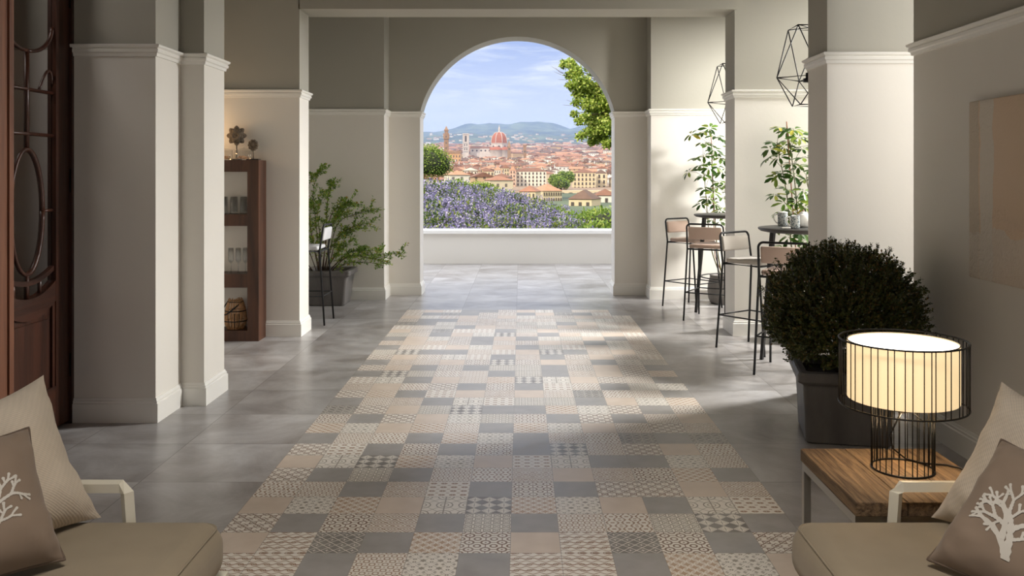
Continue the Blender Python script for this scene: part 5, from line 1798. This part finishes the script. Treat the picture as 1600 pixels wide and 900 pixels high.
for i, (px, y, Y, r_, lab) in enumerate([(890, 335, 19, .85, 'leafy green shrub right of the wisteria'), (925, 332, 19.5, .9, 'second green shrub from the right jamb'), (958, 333, 19, .9, 'green shrub at the right jamb'),
                                         (905, 348, 17.2, .6, 'low green shrub in front, touching the coping'), (942, 349, 17.2, .6, 'low green shrub in front at the right'), (862, 326, 24, .9, 'green shrub below the orange roof'),
                                         (752, 285, 31, .75, 'yellow-green shrub rising behind the wisteria, left'), (790, 300, 30, .7, 'yellow-green shrub rising behind the wisteria, centre'), (712, 282, 31, .6, 'small yellow-green shrub behind the wisteria by the tree'),
                                         (985, 335, 20, 1.0, 'green shrub hidden behind the right jamb')]):
    c = wp(px, y, Y)
    leafy_bush('green_shrub', (c.x, c.y, c.z - r_ * .8), (r_ * 1.3, r_, r_), 5200, .085, lab, 'shrub', seed=20 + i, group='green shrubs behind the parapet')
c = wp(660, 264, 60)
leafy_bush('garden_tree', (c.x, c.y, c.z), (2.2, 1.7, 2.1), 15000, .13, 'round green tree behind the wisteria at the left jamb', 'tree', seed=40, trunk=7, lumps=14)
for i, (px, y, Y, rx) in enumerate([(869, 282, 520, 4.4), (883, 279, 506, 5.2), (876, 288, 490, 5.0)]):
    c = wp(px, y, Y)
    leafy_bush('town_tree', c, (rx, rx, rx * .95), 2600, 1.0, ('left', 'tallest', 'lowest')[i] + ' of the three green trees between the white and the cream palaces', 'tree', seed=60 + i, group='green trees in the town', trunk=6)

# overhanging tree at the right of the arch
YR = 26.0
base = Vector((5.6, YR + .5, -3.2))
t = tag(empty('overhanging_tree', base), 'bright green leafy tree reaching in from the right side of the arch', 'tree')
rs = np.random.RandomState(77); rp = random.Random(77)
CL = [(882, 100, 9), (893, 98, 9), (900, 112, 12), (890, 118, 8), (908, 128, 15), (893, 134, 9), (905, 146, 13), (925, 140, 20), (918, 163, 14), (935, 165, 24), (915, 183, 9), (905, 190, 8), (897, 178, 6), (930, 190, 18),
      (948, 195, 22), (922, 207, 12), (908, 212, 8), (938, 214, 16), (925, 222, 7), (950, 225, 9), (962, 150, 26), (960, 190, 26), (975, 220, 20), (990, 160, 34), (1000, 110, 36), (960, 110, 26), (930, 105, 18), (1010, 200, 30), (1040, 150, 40), (1030, 80, 40), (990, 60, 36), (900, 160, 6)]
P_, D_, N_ = [], [], []; tw = MB()
root = Vector((0, 0, 0)); trunk_top = wp(1010, 170, YR + .5) - base
tw.tube([root, Vector((-.1, 0, 3.0)), trunk_top], [.22, .17, .10], 8)
for px, y, r_ in CL:
    for q in range(3 if r_ > 20 else 1):
        c = wp(px, y, YR + rp.uniform(-.5, .5)) - base; R0 = r_ * YR / F
        m_ = int(60 + 2.3 * r_ * r_ / (1 if r_ <= 20 else 3))
        d = rnd_dirs(rs, m_); p = np.array(c) + d * R0 * rs.uniform(.3, 1.05, m_)[:, None] * np.array([1, 1.1, .8])
        P_.append(p); D_.append(rs.normal(size=(m_, 3))); N_.append(d + rs.normal(size=(m_, 3)) * .6 + np.array([0, 0, .6]))
        tw.tube([trunk_top, trunk_top.lerp(c, .55) + Vector((0, 0, .12)), c], [.045, .02, .006], 5)
        for s_ in range(5):
            e_ = c + Vector(rnd_dirs(rs, 1)[0]) * R0 * .9; tw.tube([c, e_], .006, 4)
for a, b_ in (((893, 118), (862, 104)), ((893, 120), (866, 112)), ((895, 122), (872, 124)), ((902, 150), (888, 138)), ((905, 160), (885, 156)), ((904, 162), (880, 164)), ((880, 115), (868, 106)), ((903, 150), (892, 140))):
    tw.tube([wp(*a, YR) - base, wp((a[0] + b_[0]) / 2, (a[1] + b_[1]) / 2 + 2, YR) - base, wp(*b_, YR) - base], [.010, .007, .004], 4)
P_ = np.concatenate(P_); m_ = len(P_)
V, Fq = leaf_arrays(P_, np.concatenate(D_), np.concatenate(N_), rs.uniform(.07, .11, m_), rs.uniform(.05, .08, m_), .08)
np_mesh('foliage', V, Fq, island_mat('yellow_green_leaves', [(0, lin(96, 120, 40)), (.5, lin(152, 174, 62)), (1.0, lin(212, 216, 112))], .5, .4), t)  # light yellow-green tones, picked per leaf
tw.build('branches', M_BARK, t)
